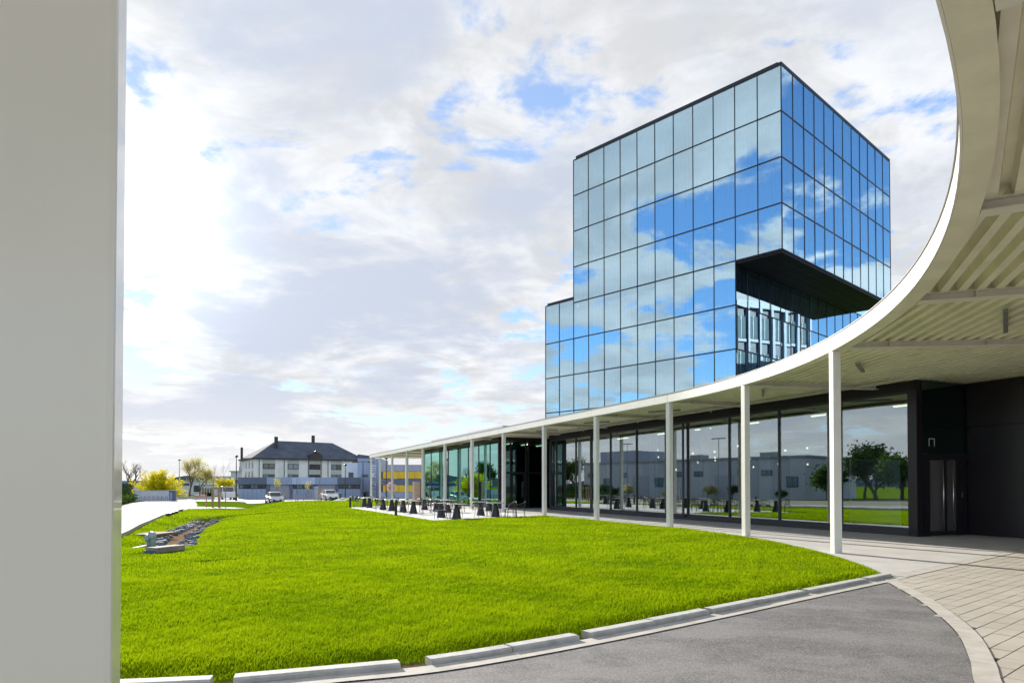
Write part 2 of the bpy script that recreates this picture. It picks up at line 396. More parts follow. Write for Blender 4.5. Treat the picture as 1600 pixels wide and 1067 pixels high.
def grassmat():
    m = bpy.data.materials.new('lawn_grass'); m.use_nodes = True; t = NT(m.node_tree); t.n.remove(t.n['Principled BSDF'])
    at = t.node('ShaderNodeAttribute', attribute_name='tint'); tc = t.node('ShaderNodeTexCoord')
    patch = t.ramp(t.noise(tc.outputs['Object'], .55, 5, .6), .36, .66)
    c = t.mix(at.outputs['Fac'], (.105, .195, .002, 1), (.31, .44, .004, 1))
    c = t.mix(t.math('MULTIPLY', patch, .45), c, (.37, .46, .006, 1))
    df = t.node('ShaderNodeBsdfDiffuse'); tl = t.node('ShaderNodeBsdfTranslucent'); t.link(c, df.inputs[0]); t.link(c, tl.inputs[0])
    mx = t.node('ShaderNodeMixShader'); mx.inputs[0].default_value = .5; t.link(df.outputs[0], mx.inputs[1]); t.link(tl.outputs[0], mx.inputs[2])
    t.link(mx.outputs[0], t.n['Material Output'].inputs[0]); return m
M['lawn_grass'] = grassmat()
ROAD_R = [(-11.2, 17.0), (-13.63, 23.87), (-22.92, 44.92), (-28.27, 56.97), (-31.3, 65.0)]
rpx, rpy = np.array([p[0] for p in ROAD_R]), np.array([p[1] for p in ROAD_R])
def blades(n, r0, r1, hmul, wmul, azmin, azmax, quad):
    # polar scatter round the court; denser near the viewer's path, thinner far off
    az = rng.uniform(R(azmin), R(azmax), n); r = r0*(r1/r0)**rng.random(n)
    x = r*np.sin(az); y = r*np.cos(az)
    ld = lawn_d(x, y); sw, al = swale_q(x, y); road = np.interp(y, rpy, rpx)
    keep = (ld > .02) & ~((sw < .5+.35*rng.random(n)) & (al > .5) & (al < 26)) & ((x > road+.25) | (y > 62)) & (y < 78)
    keep &= ~((np.hypot(x+29.2, y-68.6) < 1.9)) & ~((y > 66) & (x < -26))
    for (a, b, wd, dp) in DITCH:
        ex, ey = b[0]-a[0], b[1]-a[1]; q = np.clip(((x-a[0])*ex+(y-a[1])*ey)/(ex*ex+ey*ey), 0, 1)
        keep &= np.hypot(x-a[0]-q*ex, y-a[1]-q*ey) > wd*.9
    keep &= ~((np.abs(x+8.35) < .5) & (np.abs(y-16.5) < .75))
    # patchy density: thin tufts and denser cushions
    pn = np.sin(x*5.1+1.3*np.sin(y*3.7))*np.sin(y*4.3+1.7*np.sin(x*2.9))+.6*np.sin(x*11.7+y*3.1)*np.sin(y*9.3-x*4.7)
    keep &= rng.random(n) < .90+.12*pn
    x, y, r, pn = x[keep], y[keep], r[keep], pn[keep]; k = len(x); z = T(x, y)-.008
    big = np.sin(x*1.1+2*np.sin(y*.53))*np.sin(y*1.37+1.6*np.sin(x*.71))
    rough = np.clip((sw[keep] < 4).astype(float)*0, 0, 1)
    h = (.036+.020*rng.random(k)+.008*pn+.012*big)*hmul; h = np.maximum(h, .02)
    wd = (.0028+.0016*rng.random(k))*wmul*np.maximum(1, r/7.0)
    a = rng.uniform(0, 2*np.pi, k); lean = rng.normal(.0, .42, k); la = a+rng.normal(0, .6, k)
    dx, dy = np.cos(a)*wd, np.sin(a)*wd; lx, ly = -np.sin(la)*lean*h+.010, np.cos(la)*lean*h-.004
    tint = np.clip(.5+.19*rng.standard_normal(k)+.10*pn+.16*big, 0, 1)
    if quad:
        v = np.stack([np.stack([x-dx, y-dy, z], -1), np.stack([x+dx, y+dy, z], -1),
                      np.stack([x+dx*.7+lx*.35, y+dy*.7+ly*.35, z+h*.55], -1), np.stack([x-dx*.7+lx*.35, y-dy*.7+ly*.35, z+h*.55], -1),
                      np.stack([x+lx, y+ly, z+h], -1)], 1).reshape(-1, 3)
        b = np.arange(k)[:, None]*5; f = (b+np.array([[0, 1, 2, 0, 2, 3, 3, 2, 4]])).ravel(); tn = np.repeat(tint, 5)
    else:
        v = np.stack([np.stack([x-dx, y-dy, z], -1), np.stack([x+dx, y+dy, z], -1), np.stack([x+lx, y+ly, z+h], -1)], 1).reshape(-1, 3)
        f = np.arange(k*3); tn = np.repeat(tint, 3)
    return v, f, tn
parts = [blades(400000, 5.4, 13, 1.0, 1.0, -44, 33, True), blades(360000, 12.5, 34, 1.05, 1.0, -44, 33, False), blades(200000, 32, 82, 1.1, 1.0, -44, 12, False)]
vo = 0; V = []; F = []; Tn = []
for (v, f, tn) in parts: V.append(v); F.append(f+vo); Tn.append(tn); vo += len(v)
gr = bulk('grass', np.concatenate(V), 3, np.concatenate(F), 'lawn_grass', tint=np.concatenate(Tn))
tag(gr, 'bright yellow green lawn of short backlit grass filling the round court', 'lawn', kind='stuff')

# ------------------------------------------------------------------ paving
def sheet(name, poly, m, z, parent=None, kind='structure'):
    b = MB(); b.add([(p[0], p[1], z if not callable(z) else z(p[0], p[1])) for p in poly], [tuple(range(len(poly)))])
    o = b.build(name, m, parent)
    if o.data.polygons[0].normal.z < 0: o.data.flip_normals()
    if parent is None: tag(o, kind=kind)
    return o
def asphalt_mat():
    m = bpy.data.materials.new('asphalt'); m.use_nodes = True; t = NT(m.node_tree); b = t.n['Principled BSDF']; tc = t.node('ShaderNodeTexCoord')
    o = tc.outputs['Object']
    mp = t.node('ShaderNodeMapping'); mp.inputs['Rotation'].default_value = (0, 0, R(-35)); mp.inputs['Scale'].default_value = (1.0, 1.35, 1); t.link(o, mp.inputs[0])
    patch = t.ramp(t.noise(mp.outputs[0], .9, 7, .62, .6), .36, .64); grit = t.noise(o, 190, 3, .8); mid = t.ramp(t.noise(mp.outputs[0], 5, 6, .65), .35, .7)
    c = t.mix(patch, (.105, .105, .110, 1), (.26, .257, .257, 1)); c = t.mix(t.math('MULTIPLY', mid, .4), c, (.29, .285, .28, 1))
    g2 = t.noise(o, 55, 4, .75); c = t.mix(t.ramp(grit, .35, .62, .0, .65), c, (.05, .05, .053, 1)); c = t.mix(t.ramp(g2, .45, .66, .0, .65), c, (.38, .355, .35, 1)); t.link(c, b.inputs['Base Color'])
    b.inputs['Roughness'].default_value = .8; b.inputs['Specular IOR Level'].default_value = .35
    bp = t.node('ShaderNodeBump'); bp.inputs['Strength'].default_value = .8; bp.inputs['Distance'].default_value = .012
    t.link(t.noise(o, 48, 5, .8), bp.inputs['Height']); t.link(bp.outputs[0], b.inputs['Normal']); return m
M['asphalt'] = asphalt_mat()
def densify(pts, n=6):
    """smooth curve through points (Catmull-Rom)"""
    P = [Vector((p[0], p[1], 0)) for p in pts]; P = [2*P[0]-P[1]]+P+[2*P[-1]-P[-2]]; o = []
    for i in range(1, len(P)-2):
        for k in range(n):
            q = k/n; a, b, c, d = P[i-1:i+3]
            o.append(.5*((2*b)+(c-a)*q+(2*a-5*b+4*c-d)*q*q+(3*b-a-3*c+d)*q**3))
    return o+[P[-2]]
kerb_line = densify(KERB, 12)
def offset(line, d):
    o = []
    for i, p in enumerate(line):
        e = (line[min(i+1, len(line)-1)]-line[max(i-1, 0)]).normalized(); o.append(p+Vector((e.y, -e.x, 0))*d)
    return o
ASPH_R = densify([(6.50, 11.95), (6.32, 11.40), (5.81, 9.75), (5.06, 7.85), (4.34, 6.51), (3.86, 5.73), (3.0, 4.2), (1.6, 1.5), (.2, -2.5)], 8)
g_in = offset(kerb_line, .17); g_out = offset(kerb_line, .40)
def strip(name, a, b, m, z, parent=None):
    q = MB()
    for i in range(len(a)-1): q.quad((a[i].x, a[i].y, z), (a[i+1].x, a[i+1].y, z), (b[i+1].x, b[i+1].y, z), (b[i].x, b[i].y, z))
    o = q.build(name, m, parent)
    if o.data.polygons[0].normal.z < 0: o.data.flip_normals()
    if parent is None: tag(o, kind='structure')
    return o
poly = [(p.x, p.y) for p in g_out]
poly = [p for p in poly if p[0] < 6.3]+[(p.x, p.y) for p in ASPH_R]+[(-30, -2.5), (-30, 4.7)]
sheet('asphalt_drive', poly, 'asphalt', -.006)
strip('gutter_strip', g_in, g_out, 'gutter', .004)
band_in = ASPH_R; band_out = offset(ASPH_R, -.20)
strip('edge_band', band_in, band_out, 'gutter', .010)
# kerb: separate stones with the gaps the photo shows
kb = thing('kerb', None, None, (1.5, 8.0, 0)); tag(kb, kind='structure')
L = [0.0]
for i in range(1, len(kerb_line)): L.append(L[-1]+(kerb_line[i]-kerb_line[i-1]).length)
def at_len(q):
    i = max(1, min(int(np.searchsorted(L, q)), len(L)-1)); f = (q-L[i-1])/(L[i]-L[i-1]); p = kerb_line[i-1].lerp(kerb_line[i], f)
    return p, (kerb_line[i]-kerb_line[i-1]).normalized()
def len_at_x(x):
    return float(np.interp(x, [p.x for p in kerb_line], L))
spans = [(-8.9, -5.6), (-5.5, -2.52), (-2.36, -1.06), (-.82, .62), (.76, 2.42), (2.50, 4.38), (4.46, 6.0), (6.06, 6.75)]
ZP = [(0, -.03), (0, .045), (.012, .055), (.14, .055), (.165, .04), (.165, -.03)]
for (xa, xb) in spans:
    a, b = len_at_x(xa), len_at_x(xb); n = max(1, round((b-a)/1.0))
    for k in range(n):
        s0, s1 = a+(b-a)*k/n+.006, a+(b-a)*(k+1)/n-.006; q = MB(); vs = []; dz = random.uniform(-.006, .006); dd = random.uniform(-.006, .006)
        m_ = 3
        for j in range(m_):
            p, e = at_len(s0+(s1-s0)*j/(m_-1)); nrm = Vector((e.y, -e.x, 0))
            for (u, z) in ZP: vs.append(p+nrm*(u+dd)+Vector((0, 0, z+dz)))
        fs = [tuple(reversed(range(6))), tuple((m_-1)*6+i for i in range(6))]
        for j in range(m_-1):
            for i in range(6): fs.append((j*6+i, j*6+(i+1) % 6, (j+1)*6+(i+1) % 6, (j+1)*6+i))
        q.add(vs, fs); o = q.build('kerb_stone', 'kerb', kb); 
        bm = bmesh.new(); bm.from_mesh(o.data); bmesh.ops.recalc_face_normals(bm, faces=bm.faces); bm.to_mesh(o.data); bm.free()
# concrete walk under the canopy
PA, PB = Vector((.763, .647, 0)), Vector((.647, -.763, 0)); P0 = Vector((6.83, 12.44, 0))
walk = [arc(a, RAD-.20) for a in np.linspace(R(-16.6), A0, 24)]+[SD(s, -.20) for s in (5, 12)]+[SD(s, -.2) for s in (20, 40, 60.5)]+[SD(60.5, 12), SD(-9, 12), P0+PA*15.5, P0]
sheet('concrete_walk', [(p.x, p.y) for p in walk], 'concrete', 0.0)
tpts = [(1.70, 36.72), (-3.5, 31.6), (-12.3, 51.0), (-8.6, 58.0)]+[(p.x, p.y) for p in (SD(34, -.3), SD(11, -.3))]
sheet('terrace_paving', tpts, 'terrace', .004)
sheet('bounce_paving', [(-30, -2.51), (-30, -40), (40, -40), (40, 6), (24, 12), (14, 2), (2, -2.6)], 'concrete', -.012)  # unseen pale paving behind the camera, added to bounce light up
# joint lines of the terrace are shallow saw cuts: thin dark strips set in the slab top
# block-paved apron
ap = thing('paved_apron', None, None, (8, 11, 0)); tag(ap, kind='structure')
base = [P0+PA*.1+PB*.02, P0+PA*16, P0+PA*16+PB*22, P0-PA*2+PB*24]
sheet('paving_bed', [(p.x, p.y) for p in [P0, P0+PA*17, P0+PA*17+PB*24, P0-PA*4+PB*24, Vector((.4, -2.5, 0))]+[p for p in reversed(band_out)]], 'joint', -.016, ap)
bo = [(p.x, p.y) for p in band_out]
def outside_band(p):
    # right-hand side of the band curve
    best = 1e9; sgn = 1
    for i in range(len(bo)-1):
        a = Vector((*bo[i], 0)); e = Vector((bo[i+1][0]-a.x, bo[i+1][1]-a.y, 0)); q = max(0, min(1, (p-a).dot(e)/e.dot(e))); dd = (p-a-e*q)
        if dd.length < best: best = dd.length; sgn = 1 if (e.x*dd.y-e.y*dd.x) > 0 else -1
    return best*sgn
pav = []
q = MB().box((0, 0, -.02), (1, 1, .05))
RW, PL = .20, .42
for row in range(0, 84):
    v0 = .30+row*RW
    # find where the course meets the band
    u = -16.0
    def pos(u, v): return P0+PA*u+PB*v
    while u < 14 and outside_band(pos(u, v0+RW/2)) < -.30: u += .03
    start = u; first = True
    ln = PL*(1.0 if row % 2 else .55)
    while u < 14:
        gap = .009
        c = pos(u+ln/2, v0+RW/2)
        if outside_band(pos(u+ln, v0+RW/2)) > -.02 and c.y > -1 and c.x < .82*max(c.y, 0)+5: pav.append((c, ln-gap, RW-(.020 if row % 2 else .006), row, (c.x**2+c.y**2)))
        u += ln; ln = PL
pav.sort(key=lambda p: p[4]); vis = [p for p in pav if p[0].x/max(p[0].y, .1) < .80 and p[0].y > 4.6]; visset = set(id(p) for p in vis)
singles = vis[:298]; sids = set(id(p) for p in singles); rest = [p for p in pav if id(p) not in sids]
def pv(b, p):
    dz = random.uniform(-.002, .002); b.box(p[0]+Vector((0, 0, -.024+dz)), (p[1], p[2], .05), (PA, PB, UZ))
for p in singles:
    b = MB(); pv(b, p); o = b.build('paver', 'paver', ap)
b = MB()
for p in rest: pv(b, p)
o = b.build('paver_field', 'paver', ap); o['kind'] = 'stuff'
# light border course along the walk
for k in range(28):
    b = MB(); b.box(P0+PA*(.12+k*.5+.25)+PB*.15+Vector((0, 0, -.018)), (.492, .25, .05), (PA, PB, UZ)); b.build('border_slab', 'gutter', ap)

# ------------------------------------------------------------------ canopy
cp = thing('curved_canopy', 'white steel canopy on slim square columns sweeping round the lawn past the glass pavilion', 'canopy', (8.0, 17.0, 0))
path = [(arc(a, RAD), Vector((math.cos(a), math.sin(a), 0))) for a in np.linspace(R(-125), A0, 112)]
S_END = 59.2
path += [(SD(s, 0), UD) for s in np.linspace(2, S_END, 30)]
def sweep(name, prof, m, pts=path, closed=True, parent=cp, smooth=False):
    """prof: (outward distance, z) loop swept along the canopy edge"""
    vs = []; fs = []; n = len(prof)
    for (p, nr) in pts:
        for (u, z) in prof: vs.append(p+nr*u+Vector((0, 0, z)))
    for i in range(len(pts)-1):
        for k in range(n if closed else n-1): k2 = (k+1) % n; fs.append((i*n+k, (i+1)*n+k, (i+1)*n+k2, i*n+k2))
    if closed: fs.append(tuple(range(n))); fs.append(tuple((len(pts)-1)*n+k for k in reversed(range(n))))
    o = MB().add(vs, fs).build(name, m, parent)
    bm = bmesh.new(); bm.from_mesh(o.data); bmesh.ops.recalc_face_normals(bm, faces=bm.faces); bm.to_mesh(o.data); bm.free()
    if smooth:
        o.data.polygons.foreach_set('use_smooth', [True]*len(o.data.polygons)); o.data.set_sharp_from_angle(angle=R(30))
    return o
sweep('fascia', [(0, 4.94), (.024, 4.94), (.024, 5.275), (0, 5.275)], 'white_paint', smooth=True)
sweep('edge_flange', [(.026, 4.942), (.30, 4.942), (.30, 4.962), (.026, 4.962)], 'deck_paint', smooth=True)
sweep('roof_flashing', [(-.02, 5.277), (.30, 5.277), (.30, 5.30), (-.02, 5.30)], 'dark_flashing', smooth=True)
# trapezoid steel deck, ribs running along the court, one sheet per bay
def rib_profile(d0, d1):
    o = []; d = d0; p = .285
    while d < d1:
        o += [(d, 5.075), (d+.03, 5.235), (d+.125, 5.235), (d+.16, 5.075)]; d += p
    return o
def deck_bay(fa, fb, d0, d1):
    pr = rib_profile(d0, d1); n = len(pr); vs = [fa(u)+Vector((0, 0, z)) for (u, z) in pr]+[fb(u)+Vector((0, 0, z)) for (u, z) in pr]
    fs = [(i, i+1, n+i+1, n+i) for i in range(n-1)]
    MB().add(vs, fs).build('roof_deck', 'deck_paint', cp)
def ibeam(p, q, name='beam', w_=.24, z0=4.93, z1=5.07, m='beam_paint'):
    e = (q-p); ln = e.length; e.normalize(); sdir = e.cross(UZ); c = (p+q)/2; b = MB(); ax = (e, sdir, UZ)
    b.box(c+UZ*(z0+.009), (ln, w_, .018), ax); b.box(c+UZ*((z0+z1)/2+.009), (ln-.002, .016, z1-z0-.018), ax); b.box(c+UZ*(z1+.004), (ln-.004, w_*.9, .012), ax)
    nst = max(1, int(ln/2.2))
    for k in range(nst): b.box(p+e*(.9+k*2.2)+UZ*((z0+z1)/2+.009), (.012, w_*.86, z1-z0-.022), ax)
    return b.build(name, m, cp)
bays = [R(x) for x in (-112, -98, -85, -73.5, -62, -50.5, -39, -27.7, -16.4, -5.5, 10.5)]+[A0]
for a, b in zip(bays[:-1], bays[1:]):
    outer = 11.5 if b < R(12) else 9.5
    deck_bay(lambda u, a=a: arc(a, RAD+u), lambda u, b=b: arc(b, RAD+u), .20, outer)
for a in bays[:-1]: ibeam(arc(a, RAD+.31), arc(a, RAD+(11.2 if a < R(-7) else 5.6)))
# trusses behind the near beams: a second line of beams along the court
for D_, a_, b_ in ((5.2, -98, -16.4),):
    aa = [R(x) for x in (-98, -85, -73.5, -62, -50.5, -39, -27.7, -16.4)]
    for a, b in zip(aa[:-1], aa[1:]): ibeam(arc(a, RAD+D_)+Vector((0, 0, .0)), arc(b, RAD+D_), z0=4.80, z1=4.93)
for D_ in ():
    pass
cs = [0, 5.8, 11.5, 17.4, 23.3, 29.7, 36.2, 41.8, 48.0, 54.0, 58.9]
ss = [-.02]+cs[1:]
for a, b in zip([0]+cs[1:-1], cs[1:-1]+[S_END]): deck_bay(lambda u, a=a: SD(a, u), lambda u, b=b: SD(b, u), .20, 9.4 if a > 41 else 7.0)
for s in cs[:-1]: ibeam(SD(s, .31), SD(s, 4.1 if s < 20 else (1.6 if s < 41 else 8.6)))
ibeam(SD(-7.0, 3.55), SD(19.2, 3.55), z0=4.955)
rt = MB()                                                    # roof skin above the deck
def roofstrip(fn, a, b, d0, d1, z=5.25, k=8):
    for i in range(k):
        x0, x1 = a+(b-a)*i/k, a+(b-a)*(i+1)/k; rt.quad(fn(x0, d0)+UZ*z, fn(x0, d1)+UZ*z, fn(x1, d1)+UZ*z, fn(x1, d0)+UZ*z)
roofstrip(lambda a, u: arc(a, RAD+u), R(-112), A0, .03, 11.5, k=76)
roofstrip(SD, 0, S_END, .03, 9.4)
rt.build('roof_skin', 'dark_flashing', cp)
# end fascia at the far end
MB().box((SD(S_END, 4.7)+SD(S_END, 4.7))/2+UZ*5.107+US*.02, (.024, 9.4, .335), (US, UD, UZ)).build('fascia', 'white_paint', cp)
CW = .195
def column(p, yaw, wdt=CW, h=4.94):
    ax = (Vector((math.cos(yaw), math.sin(yaw), 0)), Vector((-math.sin(yaw), math.cos(yaw), 0)), UZ)
    o = MB().box(p+UZ*(h/2-.02), (wdt, wdt, h+.036), ax).build('column', 'white_paint', cp, bevel=.010); return o
column(Vector((-.761, 1.08, 0)), R(27), .24)
for a in (R(-4.6), R(10.2)): column(arc(a, RAD+.11), a+R(8))
for s in cs: column(SD(s if s else .05, .14), A0+R(8))
for s in (48.0, 54.0, 58.6): column(SD(s, 8.2), A0)
for s in (58.9,): column(SD(s, 4.4), A0)
column(arc(R(-92), RAD+.14), R(-92)); column(arc(R(-112), RAD+.14), R(-112))
# linear lamps hung under the deck (unlit by day)
def strip_light(p, dirv, ln):
    dirv = dirv.normalized(); sdv = dirv.cross(UZ); b = MB().box(p+UZ*4.98, (ln, .085, .07), (dirv, sdv, UZ)); b.build('strip_light', 'galv', cp)
for a in (-34, -22.2, -11):
    strip_light(arc(R(a), RAD+2.6), Vector((-math.sin(R(a-25)), math.cos(R(a-25)), 0)), 2.2)
    strip_light(arc(R(a+2), RAD+5.4), Vector((-math.sin(R(a+20)), math.cos(R(a+20)), 0)), 2.2)
for a in (2, 15): strip_light(arc(R(a), RAD+2.0), Vector((-math.sin(R(a-35)), math.cos(R(a-35)), 0)), 1.5)
for s in (3, 9, 15): strip_light(SD(s, 2.0), US*.8-UD*.5, 1.5)
for a in np.linspace(R(-100), A0, 22):
    nr = Vector((math.cos(a), math.sin(a), 0)); MB().box(arc(a, RAD-.001)+UZ*5.108, (.003, .006, .325), (nr, UZ.cross(nr), UZ)).build('fascia_joint', 'galv', cp)
for s in np.arange(6, 59, 6): MB().box(SD(s, -.001)+UZ*5.108, (.006, .003, .325), (US, UD, UZ)).build('fascia_joint', 'galv', cp)
# small brackets
for s in (1.2, 6.8, 12.4):
    b = MB().tube([SD(s, 3.4)+UZ*5.07, SD(s, 3.1)+UZ*4.93, SD(s-.1, 3.05)+UZ*4.78], .02, 6); b.build('bracket', 'beam_paint', cp)

# ------------------------------------------------------------------ pavilion
pvl = thing('glass_pavilion', 'long single storey pavilion with tall dark framed glazing under the white canopy', 'pavilion', tuple(SD(5, 8)))
def wallbox(name, s0, s1, D0, D1, z0, z1, m, parent=pvl):
    return MB().box(SD((s0+s1)/2, (D0+D1)/2, (z0+z1)/2), (abs(s1-s0), abs(D1-D0), z1-z0), (US, UD, UZ)).build(name, m, parent)
GT = 4.66; ZB = .26
wallbox('header', -7.30, 19.62, 4.40, 4.72, GT+.06, 5.06, 'black_panel')
wallbox('sill', -7.30, 19.62, 4.36, 4.66, 0.0, .14, 'anthracite')
wallbox('bottom_rail', -7.20, 19.5, 4.42, 4.56, .142, ZB, 'anthracite')
wallbox('top_rail', -7.20, 19.5, 4.42, 4.56, GT, GT+.058, 'anthracite')
mull = [-7.20, -4.31, -1.34, 1.60, 4.55, 6.30, 8.95, 11.65, 13.9, 15.85, 18.6, 19.5]
wide = {0: .22, 5: .12, 8: .20, 11: .3}
for i, s in enumerate(mull):
    wd = wide.get(i, .075)
    wallbox('mullion', s-wd/2, s+wd/2, 4.43, 4.60, ZB+.002, GT-.002, 'anthracite' if i else 'black_panel')
for i in range(len(mull)-1):
    a, b = mull[i], mull[i+1]; wa, wb = wide.get(i, .075)/2, wide.get(i+1, .075)/2
    o = wallbox('glass_pane', a+wa, b-wb, 4.48, 4.50, ZB, GT, 'pav_glass')
# sliding door leaf between two mullions, standing a little proud
dl = wallbox('sliding_door', 4.62, 6.20, 4.30, 4.352, .145, .22, 'anthracite')
wallbox('door_stile', 4.66, 4.78, 4.30, 4.352, .222, GT-.01, 'anthracite', dl); wallbox('door_stile', 6.04, 6.16, 4.30, 4.352, .222, GT-.01, 'anthracite', dl)
wallbox('door_handle', 4.86, 4.89, 4.24, 4.27, .9, 1.5, 'steel', dl)
# right-hand end: return wall with door and black cladding
sR = -7.34
wallbox('corner_post', sR-.02, sR+.30, 4.34, 4.60, 0, GT+.06, 'black_panel')
wallbox('door_header', sR-.06, sR+.14, 4.62, 6.78, 2.50, 2.68, 'black_frame')
wallbox('upper_panel', sR-.0, sR+.1, 4.62, 6.74, 2.69, 5.06, 'dark_pane')
wallbox('upper_backing', sR+.14, sR+.18, 4.62, 6.74, 2.69, 5.06, 'black_panel')
wallbox('door_jamb', sR-.04, sR+.12, 4.62, 4.92, 0.0, 2.5, 'black_panel'); wallbox('door_jamb', sR-.04, sR+.12, 6.30, 6.74, 0.0, 2.5, 'black_panel')
dr = wallbox('door', sR, sR+.05, 4.94, 6.28, .02, .16, 'black_frame')
wallbox('lit_door_pane', sR+.02, sR+.03, 4.96, 6.26, .162, 2.48, 'lit_door_pane', dr)
for Dh in (5.50, 5.98):
    MB().tube([SD(sR-.09, Dh, .14), SD(sR-.09, Dh, 2.42)], .022, 8).build('door_handle', 'steel', dr, smooth=True)
wallbox('door_stile', sR-.004, sR+.054, 5.68, 5.80, .162, 2.48, 'black_frame', dr)
wallbox('entry_back', sR+2.6, sR+2.7, 4.5, 7.0, 0, 2.6, 'render_grey')
wallbox('keypad', sR-.06, sR-.045, 6.48, 6.53, 1.25, 1.42, 'steel')
sb = MB()                                                        # small white maker's mark on the upper pane
sb.box(SD(sR-.004, 4.95, 3.05), (.004, .025, .26), (US, UD, UZ)); sb.box(SD(sR-.004, 5.2, 3.05), (.004, .025, .26), (US, UD, UZ)); sb.box(SD(sR-.004, 5.07, 3.17), (.004, .22, .02), (US, UD, UZ))
sb.build('pane_mark', 'letter_white', pvl)
x = sR-.02; pw_ = 2.32
wallbox('wall_backing', sR-16, sR+.1, 6.86, 7.2, 0, 5.06, 'black_frame')
for k in range(6):
    for (z0, z1) in ((.02, 3.57), (3.61, 5.05)):
        wallbox('wall_panel', x-.02, x-pw_+.02, 6.79, 6.855, z0, z1, 'black_panel')
    x -= pw_
# interior of the main hall
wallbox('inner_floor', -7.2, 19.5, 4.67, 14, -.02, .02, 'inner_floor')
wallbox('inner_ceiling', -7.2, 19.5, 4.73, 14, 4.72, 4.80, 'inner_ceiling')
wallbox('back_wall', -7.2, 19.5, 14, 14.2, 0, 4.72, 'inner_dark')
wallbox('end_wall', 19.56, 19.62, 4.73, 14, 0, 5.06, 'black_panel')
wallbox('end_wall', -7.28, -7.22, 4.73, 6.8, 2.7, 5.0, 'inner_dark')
for s in (-6.1, -2.4, 1.3, 5.4, 9.9, 14.6, 18.4):
    MB().lathe(SD(s, 6.2, .02), [(.23, 0), (.23, 4.69)], 20).build('inner_column', 'inner_column', pvl, smooth=True)
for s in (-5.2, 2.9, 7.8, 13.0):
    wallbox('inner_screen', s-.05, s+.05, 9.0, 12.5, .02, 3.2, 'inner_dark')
for k in range(26):                                              # small lit pendants deep in the hall
    p = SD(random.uniform(2.5, 11.5), random.uniform(7.0, 11.5), random.uniform(2.5, 3.9))
    MB().lathe(p, [(.02, -.05), (.05, -.02), (.05, .02), (.015, .06)], 8).build('pendant_lamp', 'lamp_glow', pvl)
for s in (-4.6, -.6, 3.4, 7.4, 11.4, 15.4):
    wallbox('ceiling_lamp', s-.6, s+.6, 7.6, 7.72, 4.66, 4.71, 'lamp_glow')
rk = MB()
for k in range(5): rk.box(SD(10.6, 8.0, 1.45), (1.6, .1, .9), (US, UD, UZ)) if k == 0 else None
rk.build('wall_screen', 'black_frame', pvl)
# left block, standing forward of the main front, green tinted
b0, b1 = 22.5, 42.6
wallbox('header', b0, b1, 1.80, 2.1, GT+.14, 5.06, 'black_panel'); wallbox('sill', b0, b1, 1.76, 2.06, 0, .14, 'anthracite')
gm = [22.56, 24.2, 26.6, 29.0, 31.6, 34.2, 36.8, 39.5, 42.5]
for i, s in enumerate(gm): wallbox('mullion', s-.025, s+.025, 1.82, 1.97, .142, GT+.138, 'anthracite')
for a, b in zip(gm[:-1], gm[1:]): wallbox('glass_pane', a+.025, b-.025, 1.86, 1.88, .142, GT+.138, 'green_glass')
wallbox('inner_floor', b0+.1, b1, 2.07, 9, -.02, .02, 'inner_floor'); wallbox('inner_ceiling', b0+.1, b1, 2.11, 9, 4.82, 4.9, 'inner_ceiling')
wallbox('back_wall', b0, b1, 9, 9.2, 0, 5.0, 'inner_dark'); wallbox('end_wall', b1, b1+.1, 1.8, 9.2, 0, 5.06, 'black_panel')
for s in (25.4, 30.2, 33.0, 38.0): MB().lathe(SD(s, 3.2, .02), [(.22, 0), (.22, 4.79)], 16).build('inner_column', 'inner_column', pvl, smooth=True)
# side of the left block with an entrance, and the recess behind it
sx = b0
wallbox('header', sx-.12, sx+.02, 1.80, 7.4, GT+.14, 5.06, 'black_panel')
wallbox('corner_post', sx-.14, sx+.0, 1.78, 2.05, 0, GT+.138, 'black_panel')
for Dm in (2.75, 3.95, 4.15, 5.6, 7.2): wallbox('mullion', sx-.10, sx-.0, Dm-.05, Dm+.05, .0, GT+.138, 'black_frame')
for (a, b) in ((2.05, 2.70), (2.80, 3.90), (4.20, 5.55), (5.65, 7.15)):
    wallbox('glass_pane', sx-.06, sx-.04, a, b, 2.62, GT+.13, 'dark_pane'); 
    wallbox('transom', sx-.10, sx-.0, a, b, 2.48, 2.60, 'black_frame')
    if a != 2.80: wallbox('glass_pane', sx-.06, sx-.04, a, b, .02, 2.47, 'dark_pane')
dd = wallbox('entrance_door', sx-.09, sx-.03, 2.82, 3.88, .02, .2, 'black_frame')
wallbox('door_glass', sx-.065, sx-.055, 2.92, 3.78, .202, 2.36, 'dark_pane', dd)
for D_ in (2.87, 3.83): wallbox('door_stile', sx-.09, sx-.03, D_-.05, D_+.05, .202, 2.47, 'black_frame', dd)
wallbox('door_handle', sx-.16, sx-.13, 3.66, 3.69, .8, 1.9, 'steel', dd)
wallbox('recess_wall', 19.64, sx-.12, 7.3, 7.5, 0, 5.06, 'black_panel')
for k, D_ in enumerate((3.4, 5.0, 6.6)): wallbox('ceiling_lamp', sx+1.2+k*.7, sx+2.4+k*.7, D_-.05, D_+.05, 4.70, 4.76, 'lamp_glow')
# roof upstands
wallbox('roof_upstand', 25.0, 44.0, 3.2, 9.5, 5.305, 6.15, 'hut_grey')
wallbox('roof_upstand', -6.0, 14.0, 7.4, 13.8, 5.07, 6.25, 'violet_grey')
wallbox('roof_slab', -7.3, 44.0, 9.42, 14.4, 5.07, 5.3, 'dark_flashing')

